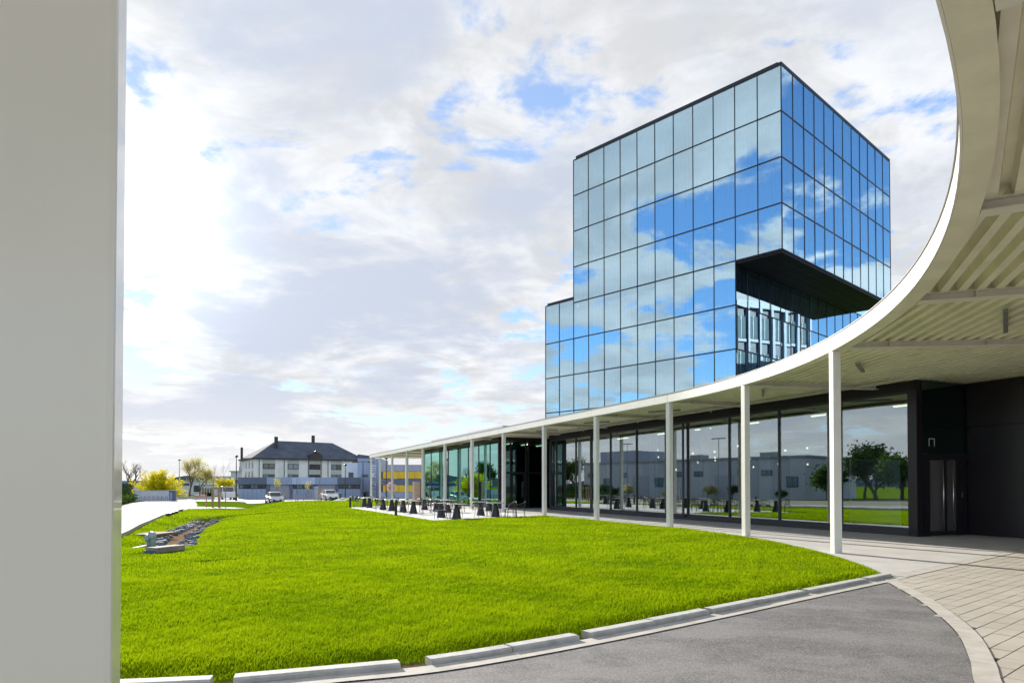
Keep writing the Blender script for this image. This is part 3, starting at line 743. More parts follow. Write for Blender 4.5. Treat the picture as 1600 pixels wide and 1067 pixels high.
# ------------------------------------------------------------------ glass tower
K = Vector((21.1, 53.0, 0)); EL = Vector((-.684, .729, 0)).normalized(); ER = Vector((.735, .679, 0)).normalized(); PW = 1.973
FL = [34.62-3.63*i for i in range(9)]
tw = thing('glass_tower', 'tall blue reflective glass office tower with a dark undercut corner behind the pavilion', 'office tower', tuple(K+EL*10+ER*10))
paneM = {}
def tpane(p, e, w_, h):
    """one facade pane, tilted a hair out of true so that reflections break at the joints"""
    key = (round(w_, 3), round(h, 3))
    if key not in paneM:
        me = bpy.data.meshes.new('glass_pane'); b = MB().box((0, 0, 0), (w_, .024, h)); me.from_pydata(b.v, [], b.f); me.materials.append(M['tower_glass']); paneM[key] = me
    o = link('glass_pane', paneM[key], tw); o.location = p-OFF[tw.name]
    o.rotation_euler = (random.gauss(0, .0022), 0, math.atan2(e.y, e.x)+random.gauss(0, .0022)); return o
NL, NR = -ER, -EL          # outward normals: left front looks along -ER, right front along -EL
def facade(org, e, n, cols, rows, vbars=True):
    """cols: first..last panel; rows: list of (ztop, zbot)"""
    for (zt, zb) in rows:
        for c in range(cols[0], cols[1]):
            tpane(org+e*(c+.5)*PW+UZ*(zt+zb)/2, e, PW-.055, zt-zb-.075)
    zt, zb = rows[0][0], rows[-1][1]
    for c in range(cols[0], cols[1]+1):
        MB().box(org+e*c*PW+UZ*(zt+zb)/2+n*.01, (.062, .07, zt-zb), (e, n, UZ)).build('mullion', 'mullion', tw)
    for z in [r[0] for r in rows]+[zb]:
        MB().box(org+e*(cols[0]+cols[1])/2*PW+UZ*z+n*.006, ((cols[1]-cols[0])*PW, .072, .10), (e, n, UZ)).build('transom', 'mullion', tw)
    # cavity: inner wall with blinds, 0.55 m behind the outer skin
    iw = MB().box(org+e*(cols[0]+cols[1])/2*PW+UZ*(zt+zb)/2-n*.62, ((cols[1]-cols[0])*PW-.3, .04, zt-zb), (e, n, UZ)); iw.build('inner_wall', 'inner_wall', tw)
    sl_ = MB()
    for z in [r[0] for r in rows]+[zb]: sl_.box(org+e*(cols[0]+cols[1])/2*PW+UZ*z-n*.33, ((cols[1]-cols[0])*PW-.2, .52, .22), (e, n, UZ))
    sl_.build('floor_slab', 'inner_wall', tw)
    b1_, b2_ = MB(), MB()
    for (a, b) in rows:
        for c in range(cols[0], cols[1]):
            hh = a-b-.75; zc = (a+b)/2-.1
            p = org+e*(c+.5)*PW+UZ*zc-n*.5
            b1_.box(p+e*(.25*PW), (PW*.30, .05, hh), (e, n, UZ)); b1_.box(p-e*(.28*PW), (PW*.26, .05, hh), (e, n, UZ))
            hv = hh*random.choice([1, 1, .95, .8])
            b2_.box(p-e*(.06*PW)+n*.06+UZ*(hh-hv)/2, (PW*.07, .05, hv), (e, n, UZ)); b2_.box(p+e*(.33*PW)+n*.06, (PW*.06, .05, hh), (e, n, UZ))
            if random.random() < .5: b2_.box(p+e*(.16*PW)+n*.05, (PW*.10, .05, hh), (e, n, UZ))
    b1_.build('blinds', 'blind', tw); b2_.build('window_posts', 'blind_white', tw)
up = [(FL[i], FL[i+1]) for i in range(4)]; lo = [(FL[i], FL[i+1]) for i in range(4, 8)]
lo0 = [(FL[4]+.38, FL[5])]+lo[1:]
facade(K, EL, NL, (0, 11), up)
facade(K, EL, NL, (2, 11), lo)
facade(K, EL, NL, (11, 13), lo0)
facade(K, ER, NR, (0, 12), up)
K2 = K+EL*2*PW
facade(K2, ER, NR, (0, 16), lo)
W12 = 12*PW; W11 = 11*PW
def slab(name, e0, e1, r0, r1, z0, z1, m): return MB().box(K+EL*(e0+e1)/2+ER*(r0+r1)/2+UZ*(z0+z1)/2, (abs(e1-e0), abs(r1-r0), z1-z0), (EL, ER, UZ)).build(name, m, tw)
slab('soffit', .02, 2*PW-.06, .05, W12-.05, FL[4]-.28, FL[4]-.06, 'soffit')
jb = MB()
for k in range(1, 14): jb.box(K+EL*PW+ER*(k*1.82)+UZ*(FL[4]-.283), (2*PW-.12, .03, .006), (EL, ER, UZ))
for k in (1, 2, 3): jb.box(K+EL*k*PW/2+ER*W12/2+UZ*(FL[4]-.286), (.03, W12-.2, .006), (EL, ER, UZ))
jb.build('soffit_joints', 'mullion', tw)
slab('core', .75, W11-.2, .75, W12-.4, FL[4], FL[0]-.1, 'inner_wall'); slab('core', 2*PW+.75, 13*PW-.3, .75, 16*PW-.4, 0, FL[4]-.3, 'inner_wall')
slab('base_wall', 2*PW+.02, 13*PW-.02, .02, 16*PW, 0, FL[8]-.06, 'anthracite')
slab('end_wall', W11, W11+.1, .1, W12, FL[4]+.3, FL[0], 'clad_light'); slab('end_wall', 13*PW, 13*PW+.1, .1, 16*PW, 0, FL[4]+.38, 'clad_light')
slab('end_wall', .1, W11, W12, W12+.1, FL[4], FL[0], 'clad_light'); slab('end_wall', 2*PW+.1, 13*PW, 16*PW, 16*PW+.1, 0, FL[4]-.01, 'clad_light'); slab('lower_roof', 2*PW+.1, 13*PW, W12+.12, 16*PW, FL[4]-.25, FL[4]-.02, 'dark_flashing')
slab('parapet', .25, W11-.35, -.05, .45, FL[0]+.06, FL[0]+.30, 'mullion'); slab('parapet', -.06, .24, -.05, W12, FL[0]+.06, FL[0]+.22, 'mullion')
slab('parapet', W11+.06, 13*PW-.3, -.05, .3, FL[4]+.44, FL[4]+.62, 'mullion')
slab('roof', .3, W11, .5, W12, FL[0]+.0, FL[0]+.1, 'dark_flashing')

# building that the undercut front mirrors, standing right of the tower behind the canopy
nR = Vector((ER.y, -ER.x, 0))
def mirror(p): return p-nR*2*((p-K2).dot(nR))
va = Vector((26.2, 80.0, 0)); vd = Vector((.917, .398, 0)).normalized()
ma, mb_ = mirror(va-vd*14), mirror(va+vd*11.6); me_ = (mb_-ma).normalized(); mn = Vector((me_.y, -me_.x, 0))
if mn.dot(K+ER*12-ma) < 0: mn = -mn
ob = thing('office_slab', 'grey office slab with tall window bays mirrored in the undercut of the tower', 'office building', tuple((ma+mb_)/2-mn*4))
LN = (mb_-ma).length; ztop = 23.4
MB().box((ma+mb_)/2-mn*4.1+UZ*ztop/2, (LN, 8, ztop), (me_, mn, UZ)).build('wall', 'clad_dark', ob)
nb = 13; bw = LN/nb
for k in range(nb+1): MB().box(ma+me_*k*bw+mn*.12+UZ*ztop/2, (.38, .5, ztop+.2), (me_, mn, UZ)).build('pilaster', 'clad_mid', ob)
MB().box((ma+mb_)/2+mn*.1+UZ*(ztop-.2), (LN, .45, .9), (me_, mn, UZ)).build('cornice', 'clad_mid', ob)
for k in range(nb):
    for f_ in range(5):
        zz_ = ztop-3.0-f_*4.3
        MB().box(ma+me_*(k+.5)*bw-mn*.02+UZ*zz_, (bw-.6, .2, 2.6), (me_, mn, UZ)).build('window', 'pale_glass', ob)
        MB().box(ma+me_*(k+.45)*bw+mn*.1+UZ*zz_, (.09, .08, 2.6), (me_, mn, UZ)).build('window_bar', 'clad_light', ob)
        MB().box(ma+me_*(k+.5)*bw+mn*.06+UZ*(zz_-1.55), (bw-.5, .14, .35), (me_, mn, UZ)).build('window_sill', 'clad_mid', ob)

# ------------------------------------------------------------------ roads and ground sheets on the far side
def at(px, d): return Vector(((px-800)/1067*d, d, 0))          # a point d metres out along a bearing
def zat(py, d): return 1.65+(758-py)*d/1067
def drape(name, a, b, m, n=24, k=5, dz=.03):
    """road sheet between two edge lines, laid on the terrain"""
    q = MB(); A = densify(a, n); B = densify(b, n); N = min(len(A), len(B)); vs = []; fs = []
    for i in range(N):
        for j in range(k+1):
            p = A[i].lerp(B[i], j/k); vs.append((p.x, p.y, Tz(p.x, p.y)+dz))
    for i in range(N-1):
        for j in range(k): fs.append((i*(k+1)+j, i*(k+1)+j+1, (i+1)*(k+1)+j+1, (i+1)*(k+1)+j))
    o = q.add(vs, fs).build(name, m)
    if o.data.polygons[0].normal.z < 0: o.data.flip_normals()
    return tag(o, kind='structure')
drape('access_road', [(-15, 4), (-17.5, 17), (-25, 34), (-35, 56), (-45.2, 78.4), (-52, 97)], [(-10.2, 4), (-11.2, 17), (-16.6, 30.6), (-26.0, 52), (-34.2, 74), (-45.0, 97)], 'road')
drape('footpath', [(-30.9, 64.6), (-28.5, 65.7), (-25.8, 66.4)], [(-34.2, 73.2), (-31.5, 71.3), (-28.6, 70.3)], 'road', n=10, dz=.045)
drape('car_park', [(-62, 97), (-45, 96.4), (-37.2, 93.6), (-30.0, 79.2), (-22.5, 77.0), (-17, 85.0), (0, 89)], [(-75, 128), (-60, 128), (-46, 128), (-37, 128), (-26, 128), (-14, 128), (12, 128)], 'carpark', n=8, k=8, dz=.05)
drape('verge', [(-58, 6), (-60, 30), (-62, 52), (-68, 96)], [(-16.4, 6), (-23.2, 28), (-34.2, 53), (-52.4, 95)], 'verge', n=12, k=8, dz=.02)
# pale kerb along the road, its stones too small to tell apart
e = densify([(-10.1, 4), (-11.1, 17), (-16.5, 30.6), (-25.9, 52), (-30.6, 63.5)], 14); q = MB()
for i in range(len(e)-1):
    a, b = e[i], e[i+1]; dv = (b-a); q.box((a+b)/2+UZ*(Tz(*((a+b)/2)[:2])+.03), (dv.length*1.02, .14, .16), (dv.normalized(), dv.normalized().cross(UZ), UZ))
tag(q.build('road_kerb', 'gutter'), kind='structure')

# ------------------------------------------------------------------ the drain outlet, boulders, little things in the grass
cz_ = Tz(-8.35, 16.5)
hw = thing('headwall_slab', 'concrete slab lying in the lawn below a pair of blue grey pipe ends', 'concrete slab', (-8.35, 16.5, cz_))
ax = Vector((.32, .947, 0)).normalized(); ay = Vector((ax.y, -ax.x, 0))
MB().box((-8.35, 16.5, cz_+.07), (.86, .34, .13), (ax, ay, UZ)).build('slab', 'slab_shaded', hw, bevel=.015)
MB().box(Vector((-8.35, 16.5, cz_-.02))-ax*.38-ay*.03, (.14, .36, .16), (ax, ay, UZ)).build('slab_foot', 'stone', hw)
for k, (dx, hgt, lab) in enumerate(((-.08, .32, 'shorter blue grey pipe end with a round cap beside the concrete slab in the lawn'), (.08, .40, 'taller blue grey pipe bend with a round cap beside the concrete slab in the lawn'))):
    p = Vector((-9.05+dx*.9, 17.15-dx*.5, cz_))
    pp = thing('drain_pipe', lab, 'pipe', tuple(p), 'capped pipes at the drain outlet')
    MB().tube([p, p+UZ*hgt*.7, p+UZ*hgt*.9+ay*(-.03), p+UZ*hgt*1.0+ay*-.10], [.062, .062, .07, .065], 14).build('pipe', 'pipe', pp, smooth=True)
    MB().lathe(p+UZ*hgt*.84+ay*-.02, [(.03, -.10), (.08, -.09), (.092, 0), (.07, .075), (.02, .10)], 14).build('cap', 'pipe', pp, smooth=True)
# boulders in the swale
def boulder_mesh(seed):
    rs = random.Random(seed); bm = bmesh.new(); bmesh.ops.create_icosphere(bm, subdivisions=2, radius=1)
    o = Vector((rs.random()*9, rs.random()*9, rs.random()*9))
    for v in bm.verts:
        q = v.co.copy(); v.co *= 1+.35*mnoise.noise(q*1.1+o); 
        for _ in range(3): pass
    for k in range(5):       # split faces
        nrm = Vector((rs.gauss(0, 1), rs.gauss(0, 1), rs.gauss(0, 1))).normalized(); dd = rs.uniform(.45, .75)
        for v in bm.verts:
            s_ = v.co.dot(nrm)
            if s_ > dd: v.co -= nrm*(s_-dd)
    me = bpy.data.meshes.new('boulder'); bm.to_mesh(me); bm.free(); me.materials.append(M['stone']); return me
bmesh_list = [boulder_mesh(k) for k in range(7)]
def along_swale(q):
    tot = 0
    for i in range(len(SW)-1):
        a, b = Vector((*SW[i], 0)), Vector((*SW[i+1], 0)); l_ = (b-a).length
        if q <= tot+l_: return a.lerp(b, (q-tot)/l_), (b-a).normalized()
        tot += l_
    return b, (b-a).normalized()
for k in range(150):
    q = random.uniform(1.2, 24.5); p, e = along_swale(q); side = Vector((e.y, -e.x, 0)); w_ = random.choice([-.42, -.38, .40])+random.gauss(0, .13)
    if 3.5 < q < 8 and abs(w_) < .3: w_ += .5
    p = p+side*w_; o = link('boulder', bmesh_list[k % 7]); sz = random.uniform(.07, .17)
    o.scale = (sz*random.uniform(.9, 1.5), sz, sz*random.uniform(.55, .85)); o.rotation_euler = (random.uniform(-.3, .3), random.uniform(-.3, .3), random.uniform(0, 6.3))
    o.location = (p.x, p.y, Tz(p.x, p.y)+sz*.25)
    tag(o, 'blue grey broken boulder lying in the stony swale between lawn and road', 'boulder', 'boulders in the drainage swale')
for k, (x, y, ln, wd, rz, lab) in enumerate(((-13.3, 25.4, 1.5, .9, .3, 'flat sandy concrete slab among the boulders of the swale'), (-10.1, 18.6, 1.0, .14, .5, 'narrow pale timber batten in the grass left of the pipe ends'))):
    o = MB().box((0, 0, 0), (ln, wd, .10)).build('concrete_slab' if k == 0 else 'timber_batten', 'soil' if k == 0 else 'stake', bevel=.01)
    o.location = (x, y, Tz(x, y)+.10); o.rotation_euler = (0, 0, rz+1.2); tag(o, lab, 'slab' if k == 0 else 'batten')
for k, q in enumerate((0, .6, 1.2, 1.9, 2.9, 4.2, 5.2, 8.8)):
    p = Vector((-21.4, 41.8, 0)).lerp(Vector((-28.0, 57.2, 0)), q/16.7*1.8 if q < 9 else 1)
    o = MB().box((0, 0, 0), (.34, .2, .18)).build('edge_block', 'anthracite', bevel=.02); o.location = (p.x+.35, p.y, Tz(p.x, p.y)+.12); o.rotation_euler = (0, 0, 1.9)
    tag(o, 'small dark block on the grass edge of the access road', 'block', 'dark blocks along the road edge')

# ------------------------------------------------------------------ terrace: tables, chairs, bollards
TBL = [(-2.71, 33.4), (-3.63, 35.0), (-1.72, 37.5), (-.86, 35.6), (-3.96, 42.0), (-4.81, 43.4), (-1.5, 44.2), (-11.3, 52.3), (-10.5, 50.3), (-8.66, 45.9), (-7.76, 44.1), (-6.64, 41.7), (-5.76, 39.9), (-5.91, 46.2)]
TBL.sort(key=lambda p: p[0]/p[1])
ordn = ['leftmost', 'second', 'third', 'fourth', 'fifth', 'sixth', 'seventh', 'eighth', 'ninth', 'tenth', 'eleventh', 'twelfth', 'thirteenth', 'rightmost']
def tname(i): return ordn[i]+(' from the left' if 0 < i < 13 else '')
t0 = thing('terrace_table', None, 'table', (0, 0, 0), 'cone based tables on the terrace', world=False)
MB().lathe((0, 0, .715), [(.47, 0), (.48, .006), (.48, .022), (.47, .03)], 28).build('tabletop', 'table_top', t0)
MB().lathe((0, 0, 0), [(.235, 0), (.235, .02), (.11, .60), (.105, .69), (.19, .712)], 20).build('base', 'black_frame', t0, smooth=False)
def chair_proto():
    c = thing('wire_chair', None, 'chair', (0, 0, 0), 'dark wire chairs round the terrace tables', world=False)
    st = MB()
    st.tube([(-.23, -.22, .45), (.23, -.22, .45), (.24, .22, .45), (-.24, .22, .45), (-.23, -.22, .45)], .009, 6)
    for k in range(9): x = -.2+k*.05; st.tube([(x, -.22, .45), (x, 0, .435), (x, .22, .45)], .004, 4)
    st.box((0, 0, .452), (.44, .42, .008)); st.build('seat', 'anthracite', c)
    bk = MB(); top = [(-.27, -.02, .66), (-.25, .20, .74), (-.12, .27, .80), (.12, .27, .80), (.25, .20, .74), (.27, -.02, .66)]
    bk.tube(top, .016, 6)
    for k in range(11):
        q = k/10; i = min(int(q*5), 4); f = q*5-i; p = Vector(top[i]).lerp(Vector(top[i+1]), f); b_ = Vector((p.x*.8, min(p.y, .21), .45)); bk.tube([b_, (b_+p)/2+Vector((0, .01, 0)), p], .009, 4)
    bk.build('backrest', 'anthracite', c)
    for (x, y) in ((-.22, -.21), (.22, -.21), (-.23, .21), (.23, .21)): MB().tube([(x, y, .45), (x*1.12, y*1.15, 0)], .013, 6).build('leg', 'anthracite', c)
    for sx_ in (-1, 1): MB().tube([(sx_*.235, -.2, .45), (sx_*.27, -.16, .66), (sx_*.27, -.02, .66)], .014, 6).build('armrest', 'anthracite', c)
    return c
ch0 = chair_proto(); first = True; nch = 0
sides = [('left of it', math.pi, .78), ('right of it', 0.0, .80), ('behind it', math.pi/2, .75), ('in front of it', -math.pi/2, .74)]
for i, (x, y) in enumerate(TBL):
    o = t0 if i == 0 else copy_tree(t0)
    o.location = (x, y, .006); o.rotation_euler = (0, 0, i*.4); o['label'] = 'round terrace table on black cone base, '+tname(i)+' of the tables'
    pick_ = {13: (1, 2), 12: (0, 1), 11: (1, 2), 10: (0, 2)}.get(i, ((0, 1) if i % 2 else (1, 2)))
    if i == 13: pick_ = (1, 0, 2)
    if i == 0: pick_ = (0, 2, 1)
    for k in pick_:
        nm, an, dist = sides[k]; an2 = an+random.uniform(-.3, .3)
        c = ch0 if first else copy_tree(ch0); first = False; nch += 1
        c.location = (x+math.cos(an2)*dist, y+math.sin(an2)*dist, .006); c.rotation_euler = (0, 0, an2-math.pi/2+random.uniform(-.2, .2))
        c['label'] = 'dark wire armchair '+nm.replace('it', 'the '+tname(i).replace(' from the left', '')+' table').replace('its', '')+(' from the left' if 0<i<13 else '')+' on the terrace'
# two chairs pushed together at the right-hand end
for k, (x, y, rz, lab) in enumerate(((-.05, 35.1, -1.3, 'dark wire armchair standing loose right of the rightmost terrace table, nearer the camera'), (.42, 35.5, -1.5, 'dark wire armchair standing loose furthest right on the terrace, by the canopy column'))):
    c = copy_tree(ch0); c.location = (x, y, .006); c.rotation_euler = (0, 0, rz); c['label'] = lab
for k, (x, y, lab) in enumerate(((-6.15, 36.2, 'short black bollard light at the front edge of the terrace'), (-11.75, 49.6, 'short black bollard light at the far left tip of the terrace'))):
    b = thing('bollard', lab, 'bollard', (x, y, Tz(x, y)), 'bollard lights along the terrace edge', world=False)
    MB().lathe((0, 0, 0), [(.075, 0), (.075, .70)], 14).build('post', 'black_frame', b); MB().lathe((0, 0, .70), [(.06, 0), (.06, .09)], 14).build('lens', 'dark_glass', b); MB().lathe((0, 0, .79), [(.08, 0), (.08, .035), (.06, .05)], 14).build('cap', 'black_frame', b)
# pale timber block stack by the canopy column, and a blossoming shrub beyond the terrace
p = at(650.5, 57.5)
ws = thing('timber_stack', 'tall pale timber block stack beside the canopy column behind the tables', 'timber stack', tuple(p), world=False, rz=.5)
for k in range(5): MB().box((0, 0, .2+k*.39), (.52, .52, .37)).build('timber_block', 'wood', ws, bevel=.012)
MB().box((.30, .02, 1.0), (.06, .56, 1.95)).build('side_board', 'wood_dark', ws)

# ------------------------------------------------------------------ trees and bushes
def leaves(name, pts, size, m, parent, tri=False):
    P = np.array(pts); k = len(P); a = rng.normal(size=(k, 3)); a /= np.linalg.norm(a, axis=1)[:, None]; b = rng.normal(size=(k, 3)); b -= a*(a*b).sum(1)[:, None]; b /= np.linalg.norm(b, axis=1)[:, None]
    sz = size*(.6+.8*rng.random(k))[:, None]; a, b = a*sz, b*sz*.55
    v = np.stack([P-a, P+b, P+a, P-b], 1).reshape(-1, 3); off = np.array(OFF.get(parent.name, Vector())) if parent else 0
    return bulk(name, v-off, 4, np.arange(k*4), m, parent, tint=np.repeat(np.clip(.5+.3*rng.standard_normal(k), 0, 1), 4))
def branch_tree(root, h, spread, depth, rad, rs, up=.35, first=.35):
    """returns MB of tapered limbs and list of twig ends, local coordinates"""
    mb = MB(); tips = []
    def grow(p, d, ln, r, lev):
        pts = [p]; q = p.copy(); dd = d.copy(); n = 3
        for i in range(n):
            dd = (dd+Vector((rs.gauss(0, .13), rs.gauss(0, .13), rs.gauss(.03, .08)))).normalized(); q = q+dd*ln/n; pts.append(q.copy())
        mb.tube(pts, [r*(1-.45*i/n) for i in range(n+1)], 6 if lev < 2 else 4, cap=False)
        if lev >= 2: tips.extend(pts[1:])
        if lev < depth:
            m = rs.choice([2, 3, 3]) if lev else 4
            for k in range(m):
                a = rs.uniform(0, 6.28); sp = spread*rs.uniform(.6, 1.2)
                side = Vector((math.cos(a), math.sin(a), 0)); nd = (dd+side*sp+UZ*up*rs.uniform(.2, 1)).normalized()
                f = rs.uniform(.55, 1) if k else 1; st = pts[-1] if f > .85 else pts[2]
                grow(st, nd, ln*rs.uniform(.62, .82), r*.55, lev+1)
    grow(Vector((0, 0, 0)), Vector((rs.gauss(0, .04), rs.gauss(0, .04), 1)).normalized(), h*first, rad, 0)
    return mb, tips
def fit_h(mb, tips, h):
    zm = max(p[2] for p in mb.v); k = h/zm; mb.v = [(p[0]*k, p[1]*k, p[2]*k) for p in mb.v]; return [Vector(p)*k for p in tips]
def tree(name, label, loc, h, seed, spread=.6, depth=4, rad=.16, leaf=None, lsize=.12, per=3, jit=.3, bark='bark', cat='tree', up=.35, group=None):
    rs = random.Random(seed); o = thing(name, label, cat, loc, group, world=False); mb, tips = branch_tree(o, h, spread, depth, rad, rs, up); tips = fit_h(mb, tips, h)
    mb.build('trunk', bark, o)
    if leaf:
        pts = [(p.x+rng.normal(0, jit), p.y+rng.normal(0, jit), p.z+rng.normal(0, jit)) for p in tips for _ in range(per)]
        leaves('crown', pts, lsize, leaf, o)
    return o
G = lambda p: (p.x, p.y, Tz(p.x, p.y))
tree('bare_tree', 'leafless tree with forked dark limbs above the hedge', G(at(205, 128)), 7.2, 11, .75, 5, .30, up=.25)
tree('budding_tree', 'tall tree with sparse pale yellow buds behind the gate pillar', G(at(297, 122)), 7.4, 21, .75, 5, .20, 'leaf_bud', .07, 5, .30)
tree('budding_tree', 'smaller budding tree right of the tall pale one', G(at(312, 126)), 5.4, 23, .8, 5, .16, 'leaf_bud', .08, 5, .30)
tree('yellow_tree', 'small bright yellow tree in blossom beside the white van', G(at(346, 128)), 3.4, 31, .9, 4, .10, 'leaf_yellow', .12, 7, .35, up=.15)
# forsythia: many arching stems, flowers along them
fb = thing('forsythia_bush', 'large round forsythia bush in yellow bloom behind the pale wall', 'bush', G(at(248, 113)), world=False)
st = MB(); pts = []
for k in range(300):
    a = random.uniform(0, 6.28); el = random.uniform(.25, 1.5); L_ = random.uniform(3.6, 5.0) if el > .7 else random.uniform(3.0, 4.2)
    p = Vector((random.gauss(0, .5), random.gauss(0, .4), 0)); dv = Vector((math.cos(a)*math.cos(el), math.sin(a)*math.cos(el), math.sin(el))); ps = [p]
    for i in range(9):
        dv = (dv+Vector((0, 0, -.05))).normalized(); p = p+dv*L_/9; ps.append(p)
        if i > 1:
            for _ in range(12): pts.append((p.x+random.gauss(0, .13), p.y+random.gauss(0, .13), p.z+random.gauss(0, .13)))
    if k % 3 == 0: st.tube(ps, [.03, .028, .026, .024, .022, .02, .018, .015, .012, .01], 4, cap=False)
st.build('stems', 'pale_twig', fb); leaves('crown', pts, .10, 'leaf_yellow', fb)
def hedge(name, label, a, b, h, wd, m, n, cat='hedge', kind=None):
    o = thing(name, label, cat, tuple((a+b)/2)); e = (b-a); L_ = e.length; e.normalize(); sd_ = Vector((e.y, -e.x, 0)); pts = []
    for k in range(n):
        u = random.random()*L_; v = random.gauss(0, wd*.33); zz_ = h*(1-.18*math.sin(u*1.7)*math.sin(u*.63+1))*math.sqrt(random.random()); p = a+e*u+sd_*v
        pts.append((p.x, p.y, Tz(p.x, p.y)+zz_))
    leaves('foliage', pts, .11, m, o); st = MB()
    for k in range(int(L_/1.2)):
        p = a+e*(k*1.2+.4); z0 = Tz(p.x, p.y); st.tube([(p.x, p.y, z0-.05), (p.x+random.gauss(0, .1), p.y, z0+h*.7)], [.03, .01], 4)
    st.build('stems', 'bark', o); return o
hedge('hedge', 'dark green clipped hedge along the left side of the access road', at(176, 74)+Vector((-.8, 0, 0)), at(208, 99)+Vector((-.9, 0, 0)), 2.1, 1.0, 'leaf_dark', 9000)
hedge('low_hedge', 'light green low planting in front of the dark hedge', at(176, 73)+Vector((.1, 0, 0)), at(208, 98)+Vector((.0, 0, 0)), 1.0, .7, 'leaf_green', 4000)
hedge('shrub_row', 'dark rounded shrub beside the orange crates', at(322, 121), at(333, 121), 1.1, .9, 'leaf_dark', 900, 'shrub')
p = at(616, 90); bs = thing('blossom_shrub', 'small shrub with pink and white blossom beyond the terrace tables', 'shrub', G(p), world=False)
rs = random.Random(5); mb, tips = branch_tree(bs, 2, .7, 4, .05, rs); tips = fit_h(mb, tips, 2.0); mb.build('stems', 'bark', bs)
leaves('blossom', [(q_.x+random.gauss(0, .14), q_.y+random.gauss(0, .14), q_.z+random.gauss(0, .12)) for q_ in tips for _ in range(5)], .06, 'leaf_pink', bs)
# young trees held by stakes
def staked(loc, label, h, n=3, hs=1.9, leaf=None, seed=1, frame=True):
    o = thing('staked_sapling', label, 'young tree', loc, 'young trees between stakes', world=False); rs = random.Random(seed)
    mb, tips = branch_tree(o, h, .22, 3, .035, rs, up=.9, first=.55); tips = fit_h(mb, tips, h); mb.build('trunk', 'pale_twig', o)
    ring = [(math.cos(6.283*k/n+.5)*.55, math.sin(6.283*k/n+.5)*.55) for k in range(n)]
    for (x, y) in ring: MB().tube([(x, y, -.1), (x, y, hs)], .045, 8).build('stake', 'stake', o)
    if frame:
        for k in range(n):
            a, b = Vector((*ring[k], 0)), Vector((*ring[(k+1) % n], 0)); c = (a+b)/2; e = (b-a)
            for z in (hs-.15,): MB().box(c+UZ*z, (e.length, .03, .09), (e.normalized(), e.normalized().cross(UZ), UZ)).build('crossbar', 'stake', o)
    if leaf: leaves('crown', [(q_.x+random.gauss(0, .12), q_.y+random.gauss(0, .12), q_.z) for q_ in tips for _ in range(3)], .06, leaf, o)
    return o
staked(G(at(332, 69.5)), 'slim bare sapling between four brown stakes, left of the staked pair on the lawn', 5.0, 4, 2.1, None, 3)
staked(G(at(343, 67.5)), 'slim bare sapling between four brown stakes, right of the staked pair on the lawn', 5.2, 4, 2.2, None, 4)
staked(G(at(446, 104)), 'bare sapling with short stakes in the car park right of the silver car', 5.8, 3, 1.5, None, 5)
staked(G(at(467, 80)), 'thin bare sapling between low stakes at the lawn edge midway between the cars', 4.0, 3, 1.0, None, 6, False)
staked(G(at(499, 84)), 'bare sapling in a tall pale timber stake cage left of the white car', 6.4, 4, 2.0, None, 7)
staked(G(at(430, 110)), 'small sapling with yellow young leaves behind the silver car', 3.6, 3, 1.2, 'leaf_yellow', 8, False)
staked(G(at(481, 110)), 'pale budding sapling in front of the garage centre door', 3.0, 3, 1.2, 'leaf_bud', 9, False)

# ------------------------------------------------------------------ lamp posts
def lamp_post(px, d, ytop, label, kind='round'):
    p = at(px, d); z0 = Tz(p.x, p.y); h = zat(ytop, d)-z0; o = thing('lamp_post', label, 'lamp post', (p.x, p.y, z0), world=False)
    m = 'anthracite' if kind != 'mast' else 'galv'
    MB().tube([(0, 0, 0), (0, 0, h*.3), (0, 0, h*.97)], [.10, .085, .05], 10).build('pole', m, o)
    MB().lathe((0, 0, 0), [(.16, 0), (.16, .5), (.10, .56)], 12).build('base', m, o)
    if kind == 'twin':
        MB().box((0, 0, h*.97), (2.6, .07, .07)).build('arm', m, o)
        for s_ in (-1, 1): MB().box((s_*1.15, 0, h*.97-.1), (.85, .34, .13)).build('lamp_head', m, o, bevel=.03)
    else:
        MB().lathe((0, 0, h*.95), [(.06, 0), (.26, .12), (.28, .22), (.12, .34)], 14).build('lamp_head', m, o)
    return o
lamp_post(369, 100, 711, 'dark lamp post with round head at the corner of the grey garage')
lamp_post(280, 135, 717, 'thin pale mast light behind the gate pillar', 'mast')
lamp_post(567, 98, 719, 'dark lamp post with twin heads left of the canopy end', 'twin')
lamp_post(539.5, 108, 725, 'slim dark lamp post in front of the pale hall')
lamp_post(603.5, 96, 714, 'thin dark post seen under the canopy between two columns')

